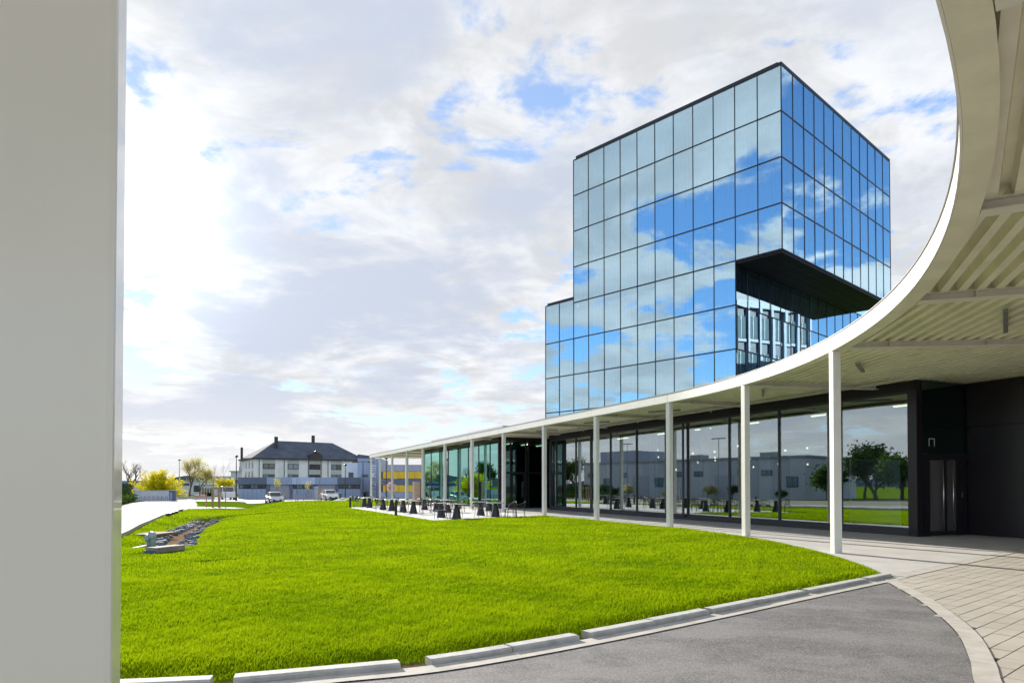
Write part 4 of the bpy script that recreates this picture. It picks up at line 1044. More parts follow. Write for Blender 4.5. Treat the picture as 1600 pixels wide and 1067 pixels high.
# ------------------------------------------------------------------ cars
def car(loc, yaw, label, paint, cat='car', name='parked_car', sc_=1.0):
    o = thing(name, label, cat, loc, 'cars parked in the car park', world=False, rz=yaw)
    # length along local Y, front at -Y
    st = [(-2.12, .50, .30, .62), (-2.02, .78, .22, .74), (-1.5, .86, .20, .86), (-.95, .88, .19, .93), (.2, .89, .19, .96), (1.2, .88, .19, .98), (1.9, .84, .22, .98), (2.10, .72, .30, .88)]
    vs = []; fs = []; n = 10
    for (y, hw_, zb, zt) in st:
        vs += [(-hw_*.88, y, zb), (-hw_, y, zb+.12), (-hw_*1.01, y, zb+.38), (-hw_*.97, y, zt-.08), (-hw_*.80, y, zt), (hw_*.80, y, zt), (hw_*.97, y, zt-.08), (hw_*1.01, y, zb+.38), (hw_, y, zb+.12), (hw_*.88, y, zb)]
    for i in range(len(st)-1):
        for k in range(n): k2 = (k+1) % n; fs.append((i*n+k, i*n+k2, (i+1)*n+k2, (i+1)*n+k))
    fs += [tuple(reversed(range(n))), tuple((len(st)-1)*n+k for k in range(n))]
    body = MB().add(vs, fs).build('body', paint, o, smooth=True); body.data.set_sharp_from_angle(angle=R(38))
    bm = bmesh.new(); bm.from_mesh(body.data); bmesh.ops.recalc_face_normals(bm, faces=bm.faces); bm.to_mesh(body.data); bm.free()
    gh = [(-1.0, .74, .92, .93), (-.42, .66, .92, 1.36), (.1, .64, .95, 1.45), (.9, .63, .95, 1.44), (1.45, .64, .95, 1.32), (1.95, .70, .95, .98)]
    vs = []; fs = []
    for (y, hw_, z0, z1) in gh: vs += [(-.80, y, z0), (-hw_, y, z1-.02), (-hw_*.85, y, z1), (hw_*.85, y, z1), (hw_, y, z1-.02), (.80, y, z0)]
    for i in range(len(gh)-1):
        for k in range(5): fs.append((i*6+k, i*6+k+1, (i+1)*6+k+1, (i+1)*6+k))
    cab = MB().add(vs, fs).build('cabin', paint, o, smooth=False)
    bm = bmesh.new(); bm.from_mesh(cab.data); bmesh.ops.recalc_face_normals(bm, faces=bm.faces); bm.to_mesh(cab.data); bm.free()
    MB().quad((-.66, -.93, .99), (.66, -.93, .99), (.555, -.47, 1.34), (-.555, -.47, 1.34)).build('windscreen', 'dark_glass', o).location = (0, -.035, .035)
    MB().quad((-.58, 1.93, 1.02), (.58, 1.93, 1.02), (.52, 1.52, 1.30), (-.52, 1.52, 1.30)).build('rear_window', 'dark_glass', o).location = (0, .03, .03)
    for s_ in (-1, 1):
        MB().add([(s_*.79, -.75, .99), (s_*.79, .55, .99), (s_*.665, .45, 1.38), (s_*.665, -.33, 1.34)], [(0, 1, 2, 3)]).build('side_window', 'dark_glass', o).location = (s_*.03, 0, 0)
        MB().add([(s_*.79, .62, .99), (s_*.79, 1.55, 1.0), (s_*.67, 1.35, 1.31), (s_*.665, .55, 1.38)], [(0, 1, 2, 3)]).build('side_window', 'dark_glass', o).location = (s_*.03, 0, 0)
        MB().box((s_*.98, -.62, 1.02), (.18, .12, .14)).build('wing_mirror', paint, o, bevel=.02)
        MB().add([(s_*.40, -2.10, .66), (s_*.78, -2.0, .70), (s_*.80, -1.9, .80), (s_*.42, -2.02, .77)], [(0, 1, 2, 3)]).build('headlight', 'lamp_lens', o).location = (0, -.03, .01)
        for y in (-1.35, 1.35):
            wh = MB().tube([(s_*.66, y, .32), (s_*.90, y, .32)], .32, 18).build('wheel', 'rubber', o); MB().tube([(s_*.895, y, .32), (s_*.912, y, .32)], .20, 14).build('rim', 'steel', wh)
    MB().box((0, -2.09, .42), (1.02, .10, .22)).build('grille', 'rubber', o); MB().box((0, -2.145, .47), (.50, .012, .11)).build('number_plate', 'plate', o)
    MB().box((0, -2.05, .27), (1.5, .12, .10)).build('bumper', 'rubber', o, bevel=.02)
    return o
p = at(429, 85); car((p.x, p.y, Tz(p.x, p.y)+.05), R(9)+math.atan2(-p.x, p.y), 'silver car facing the camera on the car park behind the lawn', 'car_silver')
p = at(514.5, 92); car((p.x, p.y, Tz(p.x, p.y)+.05), R(14)+math.atan2(-p.x, p.y), 'white car parked right of the silver one before the garage doors', 'car_white')
p = at(354, 110); v_ = thing('white_van', 'white van standing left of the grey garage', 'van', (p.x, p.y, Tz(p.x, p.y)), world=False, rz=.55)
MB().add([(-.95, -2.4, .35), (-.95, 2.4, .35), (-.92, 2.4, 2.1), (-.9, -1.2, 2.1), (-.93, -1.9, 1.3), (-.95, -2.4, 1.1), (.95, -2.4, .35), (.95, 2.4, .35), (.92, 2.4, 2.1), (.9, -1.2, 2.1), (.93, -1.9, 1.3), (.95, -2.4, 1.1)],
         [(0, 1, 2, 3, 4, 5), (11, 10, 9, 8, 7, 6), (0, 6, 7, 1), (1, 7, 8, 2), (2, 8, 9, 3), (3, 9, 10, 4), (4, 10, 11, 5), (5, 11, 6, 0)]).build('body', 'car_white', v_, bevel=.05)
MB().add([(-.80, -1.90, 1.36), (.80, -1.90, 1.36), (.78, -1.30, 2.0), (-.78, -1.30, 2.0)], [(0, 1, 2, 3)]).build('windscreen', 'dark_glass', v_).location = (0, -.05, .02)
for s_ in (-1, 1):
    MB().add([(s_*.97, -1.6, 1.3), (s_*.97, -.5, 1.3), (s_*.95, -.5, 1.9), (s_*.95, -1.2, 1.9)], [(0, 1, 2, 3)]).build('side_window', 'dark_glass', v_)
    for y in (-1.55, 1.5): MB().tube([(s_*.75, y, .33), (s_*.98, y, .33)], .33, 14).build('wheel', 'rubber', v_)

# ------------------------------------------------------------------ far buildings
def bld_axes(a, b):
    e = (b-a); L_ = e.length; e.normalize(); return e, Vector((-e.y, e.x, 0)), L_      # along the front, away from the viewer
def slate_house():
    A, B = at(397.5, 158), at(566, 172); e, k, L_ = bld_axes(A, B); z0 = -.8; ze = 8.05; dep = 14.5
    o = thing('slate_roof_building', 'three storey pale office block under a big dark hipped slate roof', 'building', tuple((A+B)/2+k*7))
    MB().box((A+B)/2+k*dep/2+UZ*(z0+ze)/2, (L_, dep, ze-z0), (e, k, UZ)).build('wall', 'render_pale', o)
    ov = .7; zr = 12.6; r0 = 6.6; r1 = 5.4
    c = [A-e*ov-k*ov, B+e*ov-k*ov, B+e*ov+k*(dep+ov), A-e*ov+k*(dep+ov)]; ra, rb = A+e*r0+k*dep/2, B-e*r1+k*dep/2
    rf = MB().add([p+UZ*ze for p in c]+[ra+UZ*zr, rb+UZ*(zr-.1)], [(0, 1, 5, 4), (1, 2, 5), (2, 3, 4, 5), (3, 0, 4)]).build('roof', 'slate', o)
    MB().box((A+B)/2+k*dep/2+UZ*(ze-.16), (L_+2*ov-.02, dep+2*ov-.02, .30), (e, k, UZ)).build('eaves', 'brown_clad', o)
    for (px, yt, yb, w_) in ((435, 684, 699, .75), (499, 682, 693, .7)):
        f = (px-397.5)/(566-397.5); P_ = A+e*L_*f+k*(4.0 if px < 450 else 7.2); zt = zat(yt, P_.y)
        MB().box(P_+UZ*(zt+10.2)/2, (w_, w_*.8, zt-9.6), (e, k, UZ)).build('chimney', 'brown_clad', rf)
    MB().box(A-e*.5+k*12+UZ*9.3, (.5, .5, 3.4), (e, k, UZ)).build('chimney', 'brown_clad', o)
    U = lambda px: L_*(px-397.5)/(566-397.5)*(1+.0)
    for (x0, x1, m) in ((409, 427, 'render_grey'), (446, 463, 'render_grey'), (479, 497, 'brown_clad'), (514, 531, 'render_grey')):
        a, b = U(x0), U(x1)
        MB().box(A+e*(a+b)/2-k*.03+UZ*(z0+ze-.32)/2, (b-a, .14, ze-.32-z0), (e, k, UZ)).build('wall_bay', 'render_grey', o)
        for (y0, y1) in ((724.5, 733), (741, 749), (757, 764)):
            za, zb = zat(y1, 163), zat(y0, 163)
            w_ = MB().box(A+e*(a+b)/2-k*.08+UZ*(za+zb)/2, (b-a-.1, .16, zb-za), (e, k, UZ)).build('window', 'brown_clad', o)
            for j in (0, 1):
                MB().box(A+e*(a+(b-a)*(.27+.46*j))-k*.17+UZ*(za+zb)/2, ((b-a)*.40, .02, zb-za-.25), (e, k, UZ)).build('pane', random.choice(['pale_glass', 'pale_glass', 'dark_glass']) if m != 'brown_clad' else 'brown_clad', w_)
    # central gable dormer
    a, b = U(478), U(498); zt = zat(703, 162)
    g_ = MB().add([A+e*a-k*.9+UZ*(ze-.3), A+e*b-k*.9+UZ*(ze-.3), A+e*b-k*.9+UZ*(ze+.95), A+e*(a+b)/2-k*.9+UZ*zt, A+e*a-k*.9+UZ*(ze+.95),
              A+e*a+k*2+UZ*(ze-.3), A+e*b+k*2+UZ*(ze-.3), A+e*b+k*2+UZ*(ze+.95), A+e*(a+b)/2+k*3+UZ*zt, A+e*a+k*2+UZ*(ze+.95)],
             [(0, 1, 2, 3, 4), (2, 7, 8, 3), (3, 8, 9, 4), (0, 4, 9, 5), (1, 6, 7, 2), (0, 5, 6, 1)]).build('dormer', 'brown_clad', o)
    for px in (404, 441, 478, 498, 509): MB().tube([A+e*U(px)-k*.14+UZ*z0, A+e*U(px)-k*.14+UZ*(ze-.3)], .07, 6).build('downpipe', 'brown_clad', o)
    MB().box(A+e*U(501)+k*3.6+UZ*10.35, (2.2, .5, .3), (e, k, UZ)).build('roof_window', 'dark_glass', rf)
    # left end wall windows
    for D_ in (2.5, 6.0, 9.5):
        for zc in (1.9, 4.3, 6.4): MB().box(A+k*D_-e*.03+UZ*zc, (.14, 1.3, 1.3), (e, k, UZ)).build('window', 'dark_glass', o)
    # lower wing on the right
    B2 = B+e*.2
    MB().add([B2+k*2+UZ*ze, B2+e*5+k*2+UZ*ze, B2+e*5+k*9+UZ*ze, B2+k*9+UZ*ze, B2+e*.2+k*4+UZ*(ze+1.6), B2+e*4+k*5+UZ*(ze+1.3)], [(0, 1, 5, 4), (1, 2, 5), (2, 3, 4, 5), (3, 0, 4)]).build('wing_roof', 'slate', o)
    MB().box(B2+e*2.5+k*5.5+UZ*(ze+z0)/2, (4.8, 7, ze-z0-.05), (e, k, UZ)).build('wing_wall', 'render_pale', o)
slate_house()
def garage():
    A, B = at(371.5, 114), at(564, 117); e, k, L_ = bld_axes(A, B); z0 = -.72; zt = zat(745.5, 115)
    o = thing('garage_building', 'long low blue grey garage with roller doors and ribbon windows', 'garage', tuple((A+B)/2+k*4))
    MB().box((A+B)/2+k*4.2+UZ*(z0+zt-.2)/2, (L_-.1, 8, zt-.2-z0), (e, k, UZ)).build('core', 'clad_mid', o)
    U = lambda px: L_*(px-371.5)/(564-371.5); zf = zat(756.5, 115); zw = zat(763.5, 115)
    for (x0, x1, m, typ) in ((371.5, 416, 'clad_dark', 'w'), (416, 455, 'clad_mid', 'd'), (455, 492, 'clad_light', 'w'), (492, 527, 'clad_mid', 'd'), (527, 564, 'clad_dark', 'w')):
        a, b = U(x0), U(x1); c = A+e*(a+b)/2
        MB().box(c-k*.02+UZ*(zt+zf)/2, (b-a-.04, .5, zt-zf), (e, k, UZ)).build('fascia_panel', m, o)
        if typ == 'w':
            w_ = MB().box(c+k*.1+UZ*(zf+zw)/2, (b-a-.3, .12, zf-zw-.04), (e, k, UZ)).build('window', 'black_frame', o)
            n = 7
            for j in range(n): MB().box(A+e*(a+.25+(b-a-.5)*(j+.5)/n)+k*.03+UZ*(zf+zw)/2, ((b-a-.5)/n-.12, .02, zf-zw-.2), (e, k, UZ)).build('pane', random.choice(['dark_glass', 'dark_glass', 'pale_glass']), w_)
            n = 6
            for j in range(n): MB().box(A+e*(a+.15+(b-a-.3)*(j+.5)/n)+k*.06+UZ*(zw+z0)/2, ((b-a-.3)/n-.03, .18, zw-z0-.04), (e, k, UZ)).build('wall_panel', 'clad_mid', o)
        else:
            d_ = MB().box(c+k*.14+UZ*(zf+z0)/2, (b-a-.9, .06, zf-z0-.03), (e, k, UZ)).build('roller_door', 'shutter', o)
            for j in range(9): MB().box(c+k*.10+UZ*(z0+.2+(zf-z0-.4)*j/8), (b-a-.95, .03, .05), (e, k, UZ)).build('door_slat', 'clad_wall', d_)
            for sx_ in (a+.22, b-.22): MB().box(A+e*sx_+k*.05+UZ*(zf+z0)/2, (.36, .2, zf-z0-.03), (e, k, UZ)).build('door_post', 'clad_dark', o)
    MB().box(A+e*U(494)-k*.1+UZ*(z0+1.1), (.9, .1, 2.2), (e, k, UZ)).build('side_door', 'clad_light', o)
garage()
def box_building(name, label, cat, pa, da, pb, db, ytop, dep, m, z0=-.75):
    A, B = at(pa, da), at(pb, db); e, k, L_ = bld_axes(A, B); zt = zat(ytop, (da+db)/2); o = thing(name, label, cat, tuple((A+B)/2+k*dep/2))
    MB().box((A+B)/2+k*dep/2+UZ*(z0+zt)/2, (L_, dep, zt-z0), (e, k, UZ)).build('wall', m, o); return o, A, e, k, L_, zt
o, A, e, k, L_, zt = box_building('pale_hall', 'pale blue grey metal hall right of the slate roofed block', 'hall', 540.5, 131, 560, 131.2, 722.5, 10, 'pale_blue')
w_ = MB().box(A+e*L_*.40-k*.03+UZ*zat(742, 131), (.9, .1, 1.0), (e, k, UZ)).build('window', 'dark_glass', o)
for j in range(1, 6): MB().box(A+e*L_*j/6-k*.01+UZ*(zt-.75)/2, (.05, .06, zt+.7), (e, k, UZ)).build('wall_rib', 'white_wall', o)
o, A, e, k, L_, zt = box_building('grey_hall', 'blue grey clad hall with white vertical lettering seen through the canopy end', 'hall', 558.5, 122, 595, 122.3, 716, 12, 'clad_mid')
for j in range(1, 9): MB().box(A+e*L_*j/9-k*.01+UZ*(zt-.75)/2, (.06, .06, zt+.7), (e, k, UZ)).build('wall_rib', 'clad_light', o)
for (x0, x1, y0, y1) in ((565, 575, 741, 745), (564, 576, 768, 779)):
    a, b = L_*(x0-558.5)/36.5, L_*(x1-558.5)/36.5; za, zb = zat(y1, 122), zat(y0, 122)
    w_ = MB().box(A+e*(a+b)/2-k*.04+UZ*(za+zb)/2, (b-a, .12, zb-za), (e, k, UZ)).build('window', 'clad_dark', o); MB().box(A+e*((a+b)/2-.1)-k*.12+UZ*(za+zb)/2, ((b-a)*.4, .02, (zb-za)*.8), (e, k, UZ)).build('pane', 'dark_glass', w_)
# upright lettering, read sideways: strokes as raised bars
def letters(parent, A, e, k, u, ztop, wd, rows):
    for (z, h, strokes) in rows:
        b = MB()
        for (x0, x1, y0, y1) in strokes: b.box(A+e*(u+wd*(x0+x1)/2)-k*.06+UZ*(ztop-z-h*(y0+y1)/2), (wd*(x1-x0), .08, h*(y1-y0)), (e, k, UZ))
        b.build('letter', 'letter_white', parent)
Hs = [(0, 1, 0, .26), (0, 1, .74, 1), (.36, .64, .26, .74)]
Is = [(0, 1, .3, .7)]
Us = [(0, .26, 0, 1), (.26, 1, 0, .25), (.26, 1, .75, 1)]
Ks = [(0, 1, 0, .22), (.36, .62, .22, .5), (.0, .36, .5, .75), (.62, 1, .5, .75), (.0, .22, .75, 1), (.8, 1, .75, 1)]
Ts = [(.74, 1, 0, 1), (0, .74, .38, .62)]
Es = [(0, .26, 0, 1), (.26, 1, 0, .2), (.26, 1, .4, .6), (.26, 1, .8, 1)]
letters(o, A, e, k, L_*(578.5-558.5)/36.5, zat(727, 123), 1.02, [(0, .62, Us), (.76, .34, Is), (1.36, .72, Hs), (2.36, .3, Is), (2.85, .80, Ks), (3.85, .28, Is), (4.45, .74, Es), (5.35, .62, Hs)])
# yellow banded building
def yellow_building():
    A, B = at(592, 110), at(735, 109.6); e, k, L_ = bld_axes(A, B); o = thing('yellow_building', 'building with yellow and slate grey bands seen beneath the open canopy end', 'building', tuple((A+B)/2+k*6)); d0 = 110
    z = [zat(y, d0) for y in (725.5, 736.5, 747.5, 757.5, 768.5, 783)]
    MB().box((A+B)/2+k*6+UZ*(z[0]+z[-1])/2, (L_, 12, z[0]-z[-1]-.05), (e, k, UZ)).build('wall', 'clad_dark', o)
    for i, m in enumerate(('violet_grey', 'yellow', 'clad_dark', 'yellow', 'clad_mid')):
        a0 = L_*.045 if m == 'yellow' else 0; n = 11
        for j in range(n): w_ = (L_-a0)/n; MB().box(A+e*(a0+w_*(j+.5))-k*(.06 if m == 'yellow' else .03)+UZ*(z[i]+z[i+1])/2, (w_-.03, .2, z[i]-z[i+1]-.05), (e, k, UZ)).build('facade_panel', m, o)
    for (za, zb) in ((z[1], z[2]), (z[3], z[4])): MB().box(A+e*L_*.022-k*.02+UZ*(za+zb)/2, (L_*.035, .1, (za-zb)*.8), (e, k, UZ)).build('window', 'dark_glass', o)
    # outside stair
    for (u0, z0, u1, z1) in ((1.9, zat(752, d0), -1.0, zat(748, d0)), (-1.0, zat(752, d0), 1.9, zat(757, d0))):
        p, q = A+e*u0-k*.9+UZ*z0, A+e*u1-k*.9+UZ*z1; MB().tube([p, q], .09, 6).build('stair_rail', 'galv', o)
    letters(o, A, e, k, L_*(611.5-592)/143, zat(727.5, d0), .92, [(0, .46, Ts), (.62, .34, Is), (1.1, .34, Es), (1.62, .55, Hs), (2.35, .40, Ts), (2.9, .55, Hs), (3.6, .40, Is), (4.1, .50, Es), (4.75, .3, Is), (5.2, .4, Hs)])
yellow_building()
# fence wall on the left with bicycle hoops, gate pillar
A, B = at(209, 99.5), at(264, 101); e, k, L_ = bld_axes(A, B); fw = thing('garden_wall', 'long pale panelled wall at the end of the access road', 'wall', (A.x, A.y, -.7))
n = 9
for j in range(n): MB().box(A+e*L_*(j+.5)/n+UZ*(-.72+.78), (L_/n-.03, .16, 1.56), (e, k, UZ)).build('wall_panel', 'white_wall', fw)
MB().box((A+B)/2+UZ*.88, (L_+.1, .24, .07), (e, k, UZ)).build('coping', 'kerb', fw)
for j in range(9):
    p = A+e*(.5+j*.56)-k*.9; h_ = thing('bicycle_hoop', 'grey steel bicycle hoop before the pale wall, '+['leftmost', 'second from the left', 'third from the left', 'fourth from the left', 'middle one', 'fourth from the right', 'third from the right', 'second from the right', 'rightmost'][j]+' of the row', 'bicycle stand', (p.x, p.y, -.7), 'bicycle hoops before the pale wall', world=False)
    MB().tube([(0, -.3, 0), (0, -.3, .55), (0, -.18, .74), (0, .18, .74), (0, .3, .55), (0, .3, 0)], .035, 8).build('hoop', 'galv', h_); h_.rotation_euler = (0, 0, .9)
p = at(270, 100); gp = thing('gate_pillar', 'dark blue grey gate pillar at the right end of the pale wall', 'gate pillar', (p.x, p.y, -.72), world=False)
MB().box((0, 0, .80), (.85, .6, 1.6)).build('pillar', 'clad_dark', gp, bevel=.02); MB().box((0, 0, 1.64), (.95, .7, .08)).build('cap', 'kerb', gp); MB().box((-.12, -.305, .75), (.4, .02, 1.2)).build('panel', 'clad_mid', gp)
# plant tub on the wall end
p = at(305, 108)
for j, (dx, lab) in enumerate(((0, 'left orange crate on the far verge'), (.9, 'right orange crate on the far verge'))):
    q = at(308+j*8.5, 118); o = thing('orange_crate', lab+' beyond the road', 'crate', (q.x, q.y, -.7), 'orange crates on the far verge', world=False)
    MB().box((0, 0, .45), (.78, .7, .55)).build('crate', 'orange', o, bevel=.02); MB().box((0, 0, .08), (.7, .6, .16)).build('feet', 'wood_dark', o)
p = at(529, 106); o = thing('wheelie_bin', 'dark green wheeled bin beside the right garage door', 'bin', (p.x, p.y, -.7), world=False)
MB().add([(-.3, -.32, .08), (.3, -.32, .08), (.3, .32, .08), (-.3, .32, .08), (-.36, -.4, 1.0), (.36, -.4, 1.0), (.36, .4, 1.0), (-.36, .4, 1.0)], [(3, 2, 1, 0), (0, 1, 5, 4), (1, 2, 6, 5), (2, 3, 7, 6), (3, 0, 4, 7), (4, 5, 6, 7)]).build('body', 'green_plastic', o)
MB().box((0, 0, 1.04), (.78, .86, .07)).build('lid', 'green_plastic', o, bevel=.02)
for s_ in (-1, 1): MB().tube([(s_*.28, .34, .11), (s_*.34, .34, .11)], .11, 10).build('wheel', 'rubber', o)
# low railing in front of the garage
A, B = at(455, 106), at(566, 104); e, k, L_ = bld_axes(A, B); fr_ = thing('wire_fence', 'low grey wire fence before the right half of the garage', 'fence', (A.x, A.y, -.7))
n = 12
for j in range(n+1): p = A+e*L_*j/n; MB().tube([p+UZ*-.75, p+UZ*.35], .03, 6).build('post', 'galv', fr_)
for z in (-.5, -.2, .1, .33): MB().tube([A+UZ*z, B+UZ*z], .012, 4).build('wire', 'galv', fr_)
# more distant roofs on the left
def shed(name, label, cat, px0, px1, d, ytop, ybase, m, roof=None, ridge=None, dep=14):
    A, B = at(px0, d), at(px1, d+(px1-px0)*.01); e, k, L_ = bld_axes(A, B); z0, zt = -.9, zat(ytop, d); o = thing(name, label, cat, tuple((A+B)/2+k*dep/2))
    MB().box((A+B)/2+k*dep/2+UZ*(z0+zt)/2, (L_, dep, zt-z0), (e, k, UZ)).build('wall', m, o)
    if ridge:
        zr = zat(ridge, d); M_ = A+e*L_/2
        MB().add([A-k*.3+UZ*zt, B-k*.3+UZ*zt, M_-k*.3+UZ*zr, A+k*dep+UZ*zt, B+k*dep+UZ*zt, M_+k*dep+UZ*zr], [(0, 1, 2), (5, 4, 3), (0, 2, 5, 3), (1, 4, 5, 2)]).build('roof', roof, o)
    elif roof: MB().box((A+B)/2+k*dep/2+UZ*(zt+.15), (L_+.6, dep+.6, .3), (e, k, UZ)).build('roof', roof, o)
    return o, A, e, k, L_, zt
o, A, e, k, L_, zt = shed('long_depot', 'long white depot with a blue band behind the bare tree', 'depot', 120, 246, 185, 752.5, 766, 'white_wall', 'galv')
MB().box(A+e*L_/2-k*.05+UZ*(zt-.75), (L_, .12, 1.0), (e, k, UZ)).build('band', 'blue_band', o)
o, A, e, k, L_, zt = shed('depot_office', 'pale office with dark ribbon windows behind the gate pillar', 'office', 258, 322, 165, 752, 776, 'white_wall', 'galv')
for (x0, x1, y0, y1, m) in ((262, 278, 760, 772, 'blue_band'), (303, 312, 758, 768, 'dark_glass'), (282, 296, 755, 758, 'dark_glass')):
    a, b = L_*(x0-258)/64, L_*(x1-258)/64; za, zb = zat(y1, 165), zat(y0, 165); MB().box(A+e*(a+b)/2-k*.05+UZ*(za+zb)/2, (b-a, .14, zb-za), (e, k, UZ)).build('window' if m != 'blue_band' else 'panel', m, o)
o, A, e, k, L_, zt = shed('shop_pavilion', 'low white shop with dark glazed front beyond the orange crates', 'shop', 312, 338, 150, 757, 772, 'white_wall', 'white_wall')
MB().box(A+e*L_*.45-k*.05+UZ*(zat(772, 150)+zat(762, 150))/2, (L_*.7, .14, 1.4), (e, k, UZ)).build('window', 'dark_glass', o)
for j in range(5): MB().box(A+e*L_*(.14+.155*j)-k*.13+UZ*(zat(772, 150)+zat(762, 150))/2, (.12, .06, 1.4), (e, k, UZ)).build('window_bar', 'white_wall', o)
gb = [(322, 334), (334, 345), (345, 355), (354, 365)]
for j, (a, b) in enumerate(gb): shed('gabled_shed', ['grey gabled shed at the left end of the far roof row', 'grey gabled shed second in the far roof row', 'grey gabled shed third in the far roof row', 'grey gabled shed nearest the stack building in the far row'][j], 'shed', a, b, 210+j*3, 748, 770, 'hut_grey', 'violet_grey', 743.5, 25)
o, A, e, k, L_, zt = shed('stack_building', 'pale plant building with a square stack left of the slate roof', 'plant building', 360.5, 388, 190, 737, 770, 'hut_grey', 'galv')
MB().box(A+e*L_*.62+k*4+UZ*(zat(721, 190)+zt)/2, (3.0, 3.0, zat(721, 190)-zt+.5), (e, k, UZ)).build('stack', 'hut_grey', o); MB().box(A+e*L_*.42+k*4+UZ*(zt+.8), (1.6, 2, 1.4), (e, k, UZ)).build('roof_unit', 'galv', o)
MB().box(A+e*L_*.5-k*.05+UZ*zat(752, 190), (L_*.5, .14, .9), (e, k, UZ)).build('window', 'dark_glass', o)
p = at(355, 160); fl_ = thing('flag_sign', 'small red and white roundel sign on a dark post near the white van', 'sign', (p.x, p.y, -.8), world=False)
MB().tube([(0, 0, 0), (0, 0, 3.2)], .08, 6).build('post', 'anthracite', fl_); MB().tube([(0, -.12, 2.6), (0, -.05, 2.6)], 1.0, 18).build('disc', 'letter_white', fl_); MB().tube([(.0, -.18, 1.0), (.0, -.10, 1.0)], .55, 12).build('lower_disc', 'brown_clad', fl_)
# low wall and hill line far away
A, B = at(278, 112), at(336, 114); e, k, L_ = bld_axes(A, B); tag(MB().box((A+B)/2+UZ*-.45, (L_, .3, .55), (e, k, UZ)).build('verge_wall', 'gutter'), 'low pale verge wall between the road and the orange crates', 'wall')
hb = MB(); hv = []
for i in range(81):
    a = R(-95+i*1.9); r = 900; h_ = 9+5*math.sin(i*.7)+4*math.sin(i*1.9+1); hv += [(r*math.sin(a), r*math.cos(a), -3), (r*math.sin(a)*1.02, r*math.cos(a)*1.02, h_)]
hb.add(hv, [(2*i, 2*i+2, 2*i+3, 2*i+1) for i in range(80)]); tag(hb.build('hills', mat('hill_green', (.10, .13, .13), .95, var=.3, vscale=.02)), kind='structure')

# ------------------------------------------------------------------ left of the frame: what the pavilion glass mirrors
A, B = Vector((-65, 55, 0)), Vector((-71, 101, 0)); e, k, L_ = bld_axes(B, A); k = -k if k.x > 0 else k
wh = thing('warehouse', 'grey clad warehouse across the road, mirrored in the pavilion glass', 'warehouse', tuple((A+B)/2+k*8))
MB().box((A+B)/2+k*8+UZ*2.6, (L_, 16, 6.6), (e, k, UZ)).build('wall', 'warehouse_clad', wh); MB().box((A+B)/2+k*8+UZ*6.0, (L_+.6, 16.6, .3), (e, k, UZ)).build('roof', 'galv', wh)
for j in range(18): MB().box(A.lerp(B, (j+.5)/18)-k*.03+UZ*2.6, (L_/18-.05, .1, 6.5), (e, k, UZ)).build('wall_panel', random.choice(['warehouse_clad', 'warehouse_clad', 'hut_grey']), wh)
for j in range(11):
    if j in (3, 7): continue
    w_ = MB().box(A.lerp(B, (j+.5)/11)-k*.08+UZ*(3.6 if j % 3 else 2.2), (1.9, .12, .9 if j % 3 else 1.6), (e, k, UZ)).build('window', 'mullion', wh)
    for q_ in (-.45, .45): MB().box(A.lerp(B, (j+.5)/11)-k*.15+e*q_+UZ*(3.6 if j % 3 else 2.2), (.8, .02, .75 if j % 3 else 1.45), (e, k, UZ)).build('pane', 'pale_glass', w_)
for f_ in (.30, .68): MB().box(A.lerp(B, f_)-k*.1+UZ*1.3, (3.6, .12, 4.0), (e, k, UZ)).build('roller_door', 'shutter', wh)
for f_ in (.2, .5, .8): MB().box(A.lerp(B, f_)+k*6+UZ*6.6, (2.6, 2, .9), (e, k, UZ)).build('roof_unit', 'galv', wh)
MB().box(A.lerp(B, .86)+k*7+UZ*7.2, (9, 9, 2.2), (e, k, UZ)).build('roof_house', 'violet_grey', wh)
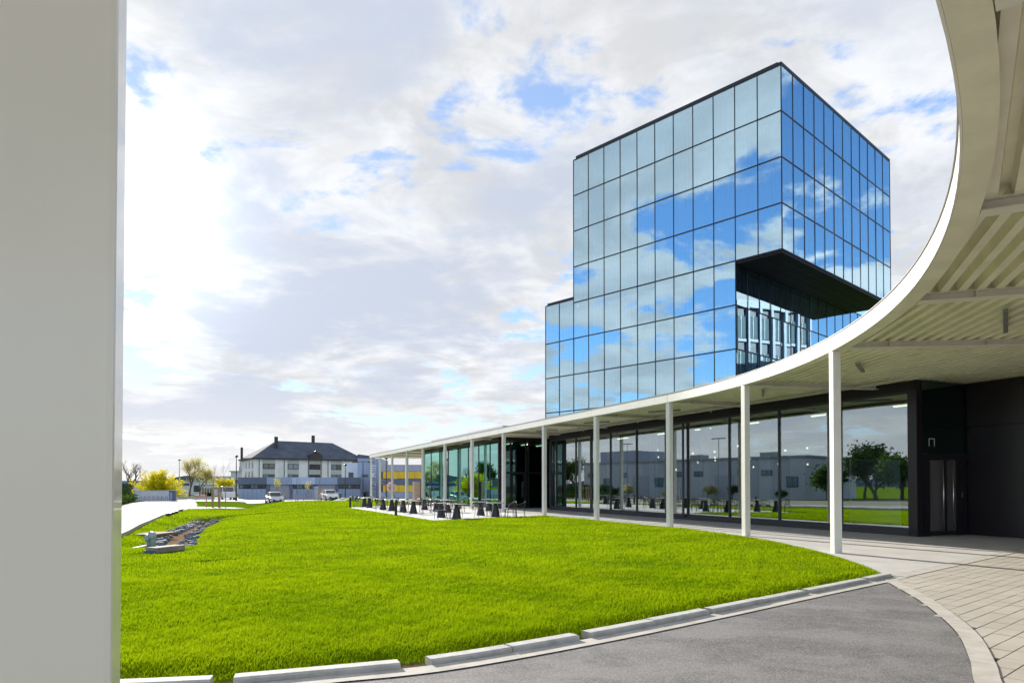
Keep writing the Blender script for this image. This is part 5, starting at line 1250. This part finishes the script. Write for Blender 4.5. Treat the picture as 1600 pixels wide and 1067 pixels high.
for j, (f_, lab) in enumerate(((.22, 'tall slim mast lamp before the near half of the warehouse'), (.62, 'tall slim mast lamp before the far half of the warehouse'))):
    p = A.lerp(B, f_)-k*7; o = thing('lamp_post', lab, 'lamp post', (p.x, p.y, Tz(p.x, p.y)), world=False)
    MB().tube([(0, 0, 0), (0, 0, 9.5)], [.1, .05], 8).build('pole', 'galv', o); MB().box((0, 0, 9.5), (.3, 2.2, .12)).build('lamp_head', 'anthracite', o)
for j in range(7):
    p = A.lerp(B, .04+j*.15)-k*(4+2*math.sin(j*2.1)); o = thing('roadside_shrub', 'loose green shrub across the road, '+['nearest the evergreens', 'second along the warehouse', 'third along the warehouse', 'before the warehouse middle', 'fifth along the warehouse', 'sixth along the warehouse', 'at the far end of the warehouse'][j], 'shrub', (p.x, p.y, Tz(p.x, p.y)), 'shrubs along the warehouse front', world=False)
    rs = random.Random(90+j); mb, tips = branch_tree(o, 2, .9, 4, .05, rs, up=.2, first=.2); tips = fit_h(mb, tips, rs.uniform(1.2, 2.4)); mb.build('stems', 'bark', o)
    leaves('crown', [(q_.x+random.gauss(0, .2), q_.y+random.gauss(0, .2), q_.z+random.gauss(0, .15)) for q_ in tips for _ in range(4)], .11, random.choice(['leaf_green', 'leaf_dark', 'leaf_bud']), o)
for j, (x, y, h, lab, lf) in enumerate(((-60, 44, 6.0, 'broad dark evergreen at the near end of the warehouse', 'leaf_dark'), (-66, 46, 7.2, 'tall dark evergreen behind the broad one', 'leaf_dark'), (-58, 40.5, 5.0, 'leafy green tree nearest the road start', 'leaf_green'), (-82, 112, 8, 'leafy green tree at the far end of the warehouse', 'leaf_green'), (-90, 126, 9, 'dark tree behind the long depot side of the warehouse', 'leaf_dark'), (-84, 138, 8, 'bushy green tree beyond the far end of the warehouse', 'leaf_green'), (-57, 49, 4.2, 'short bushy tree in front of the two evergreens', 'leaf_green'), (-72, 49, 8.0, 'spreading dark tree set back behind the warehouse end', 'leaf_dark'))):
    tree('leafy_tree', lab, (x, y, Tz(x, y)), h, 60+j, .8, 5, .25, lf, .20, 5, .5, up=.12, group='trees across the road')
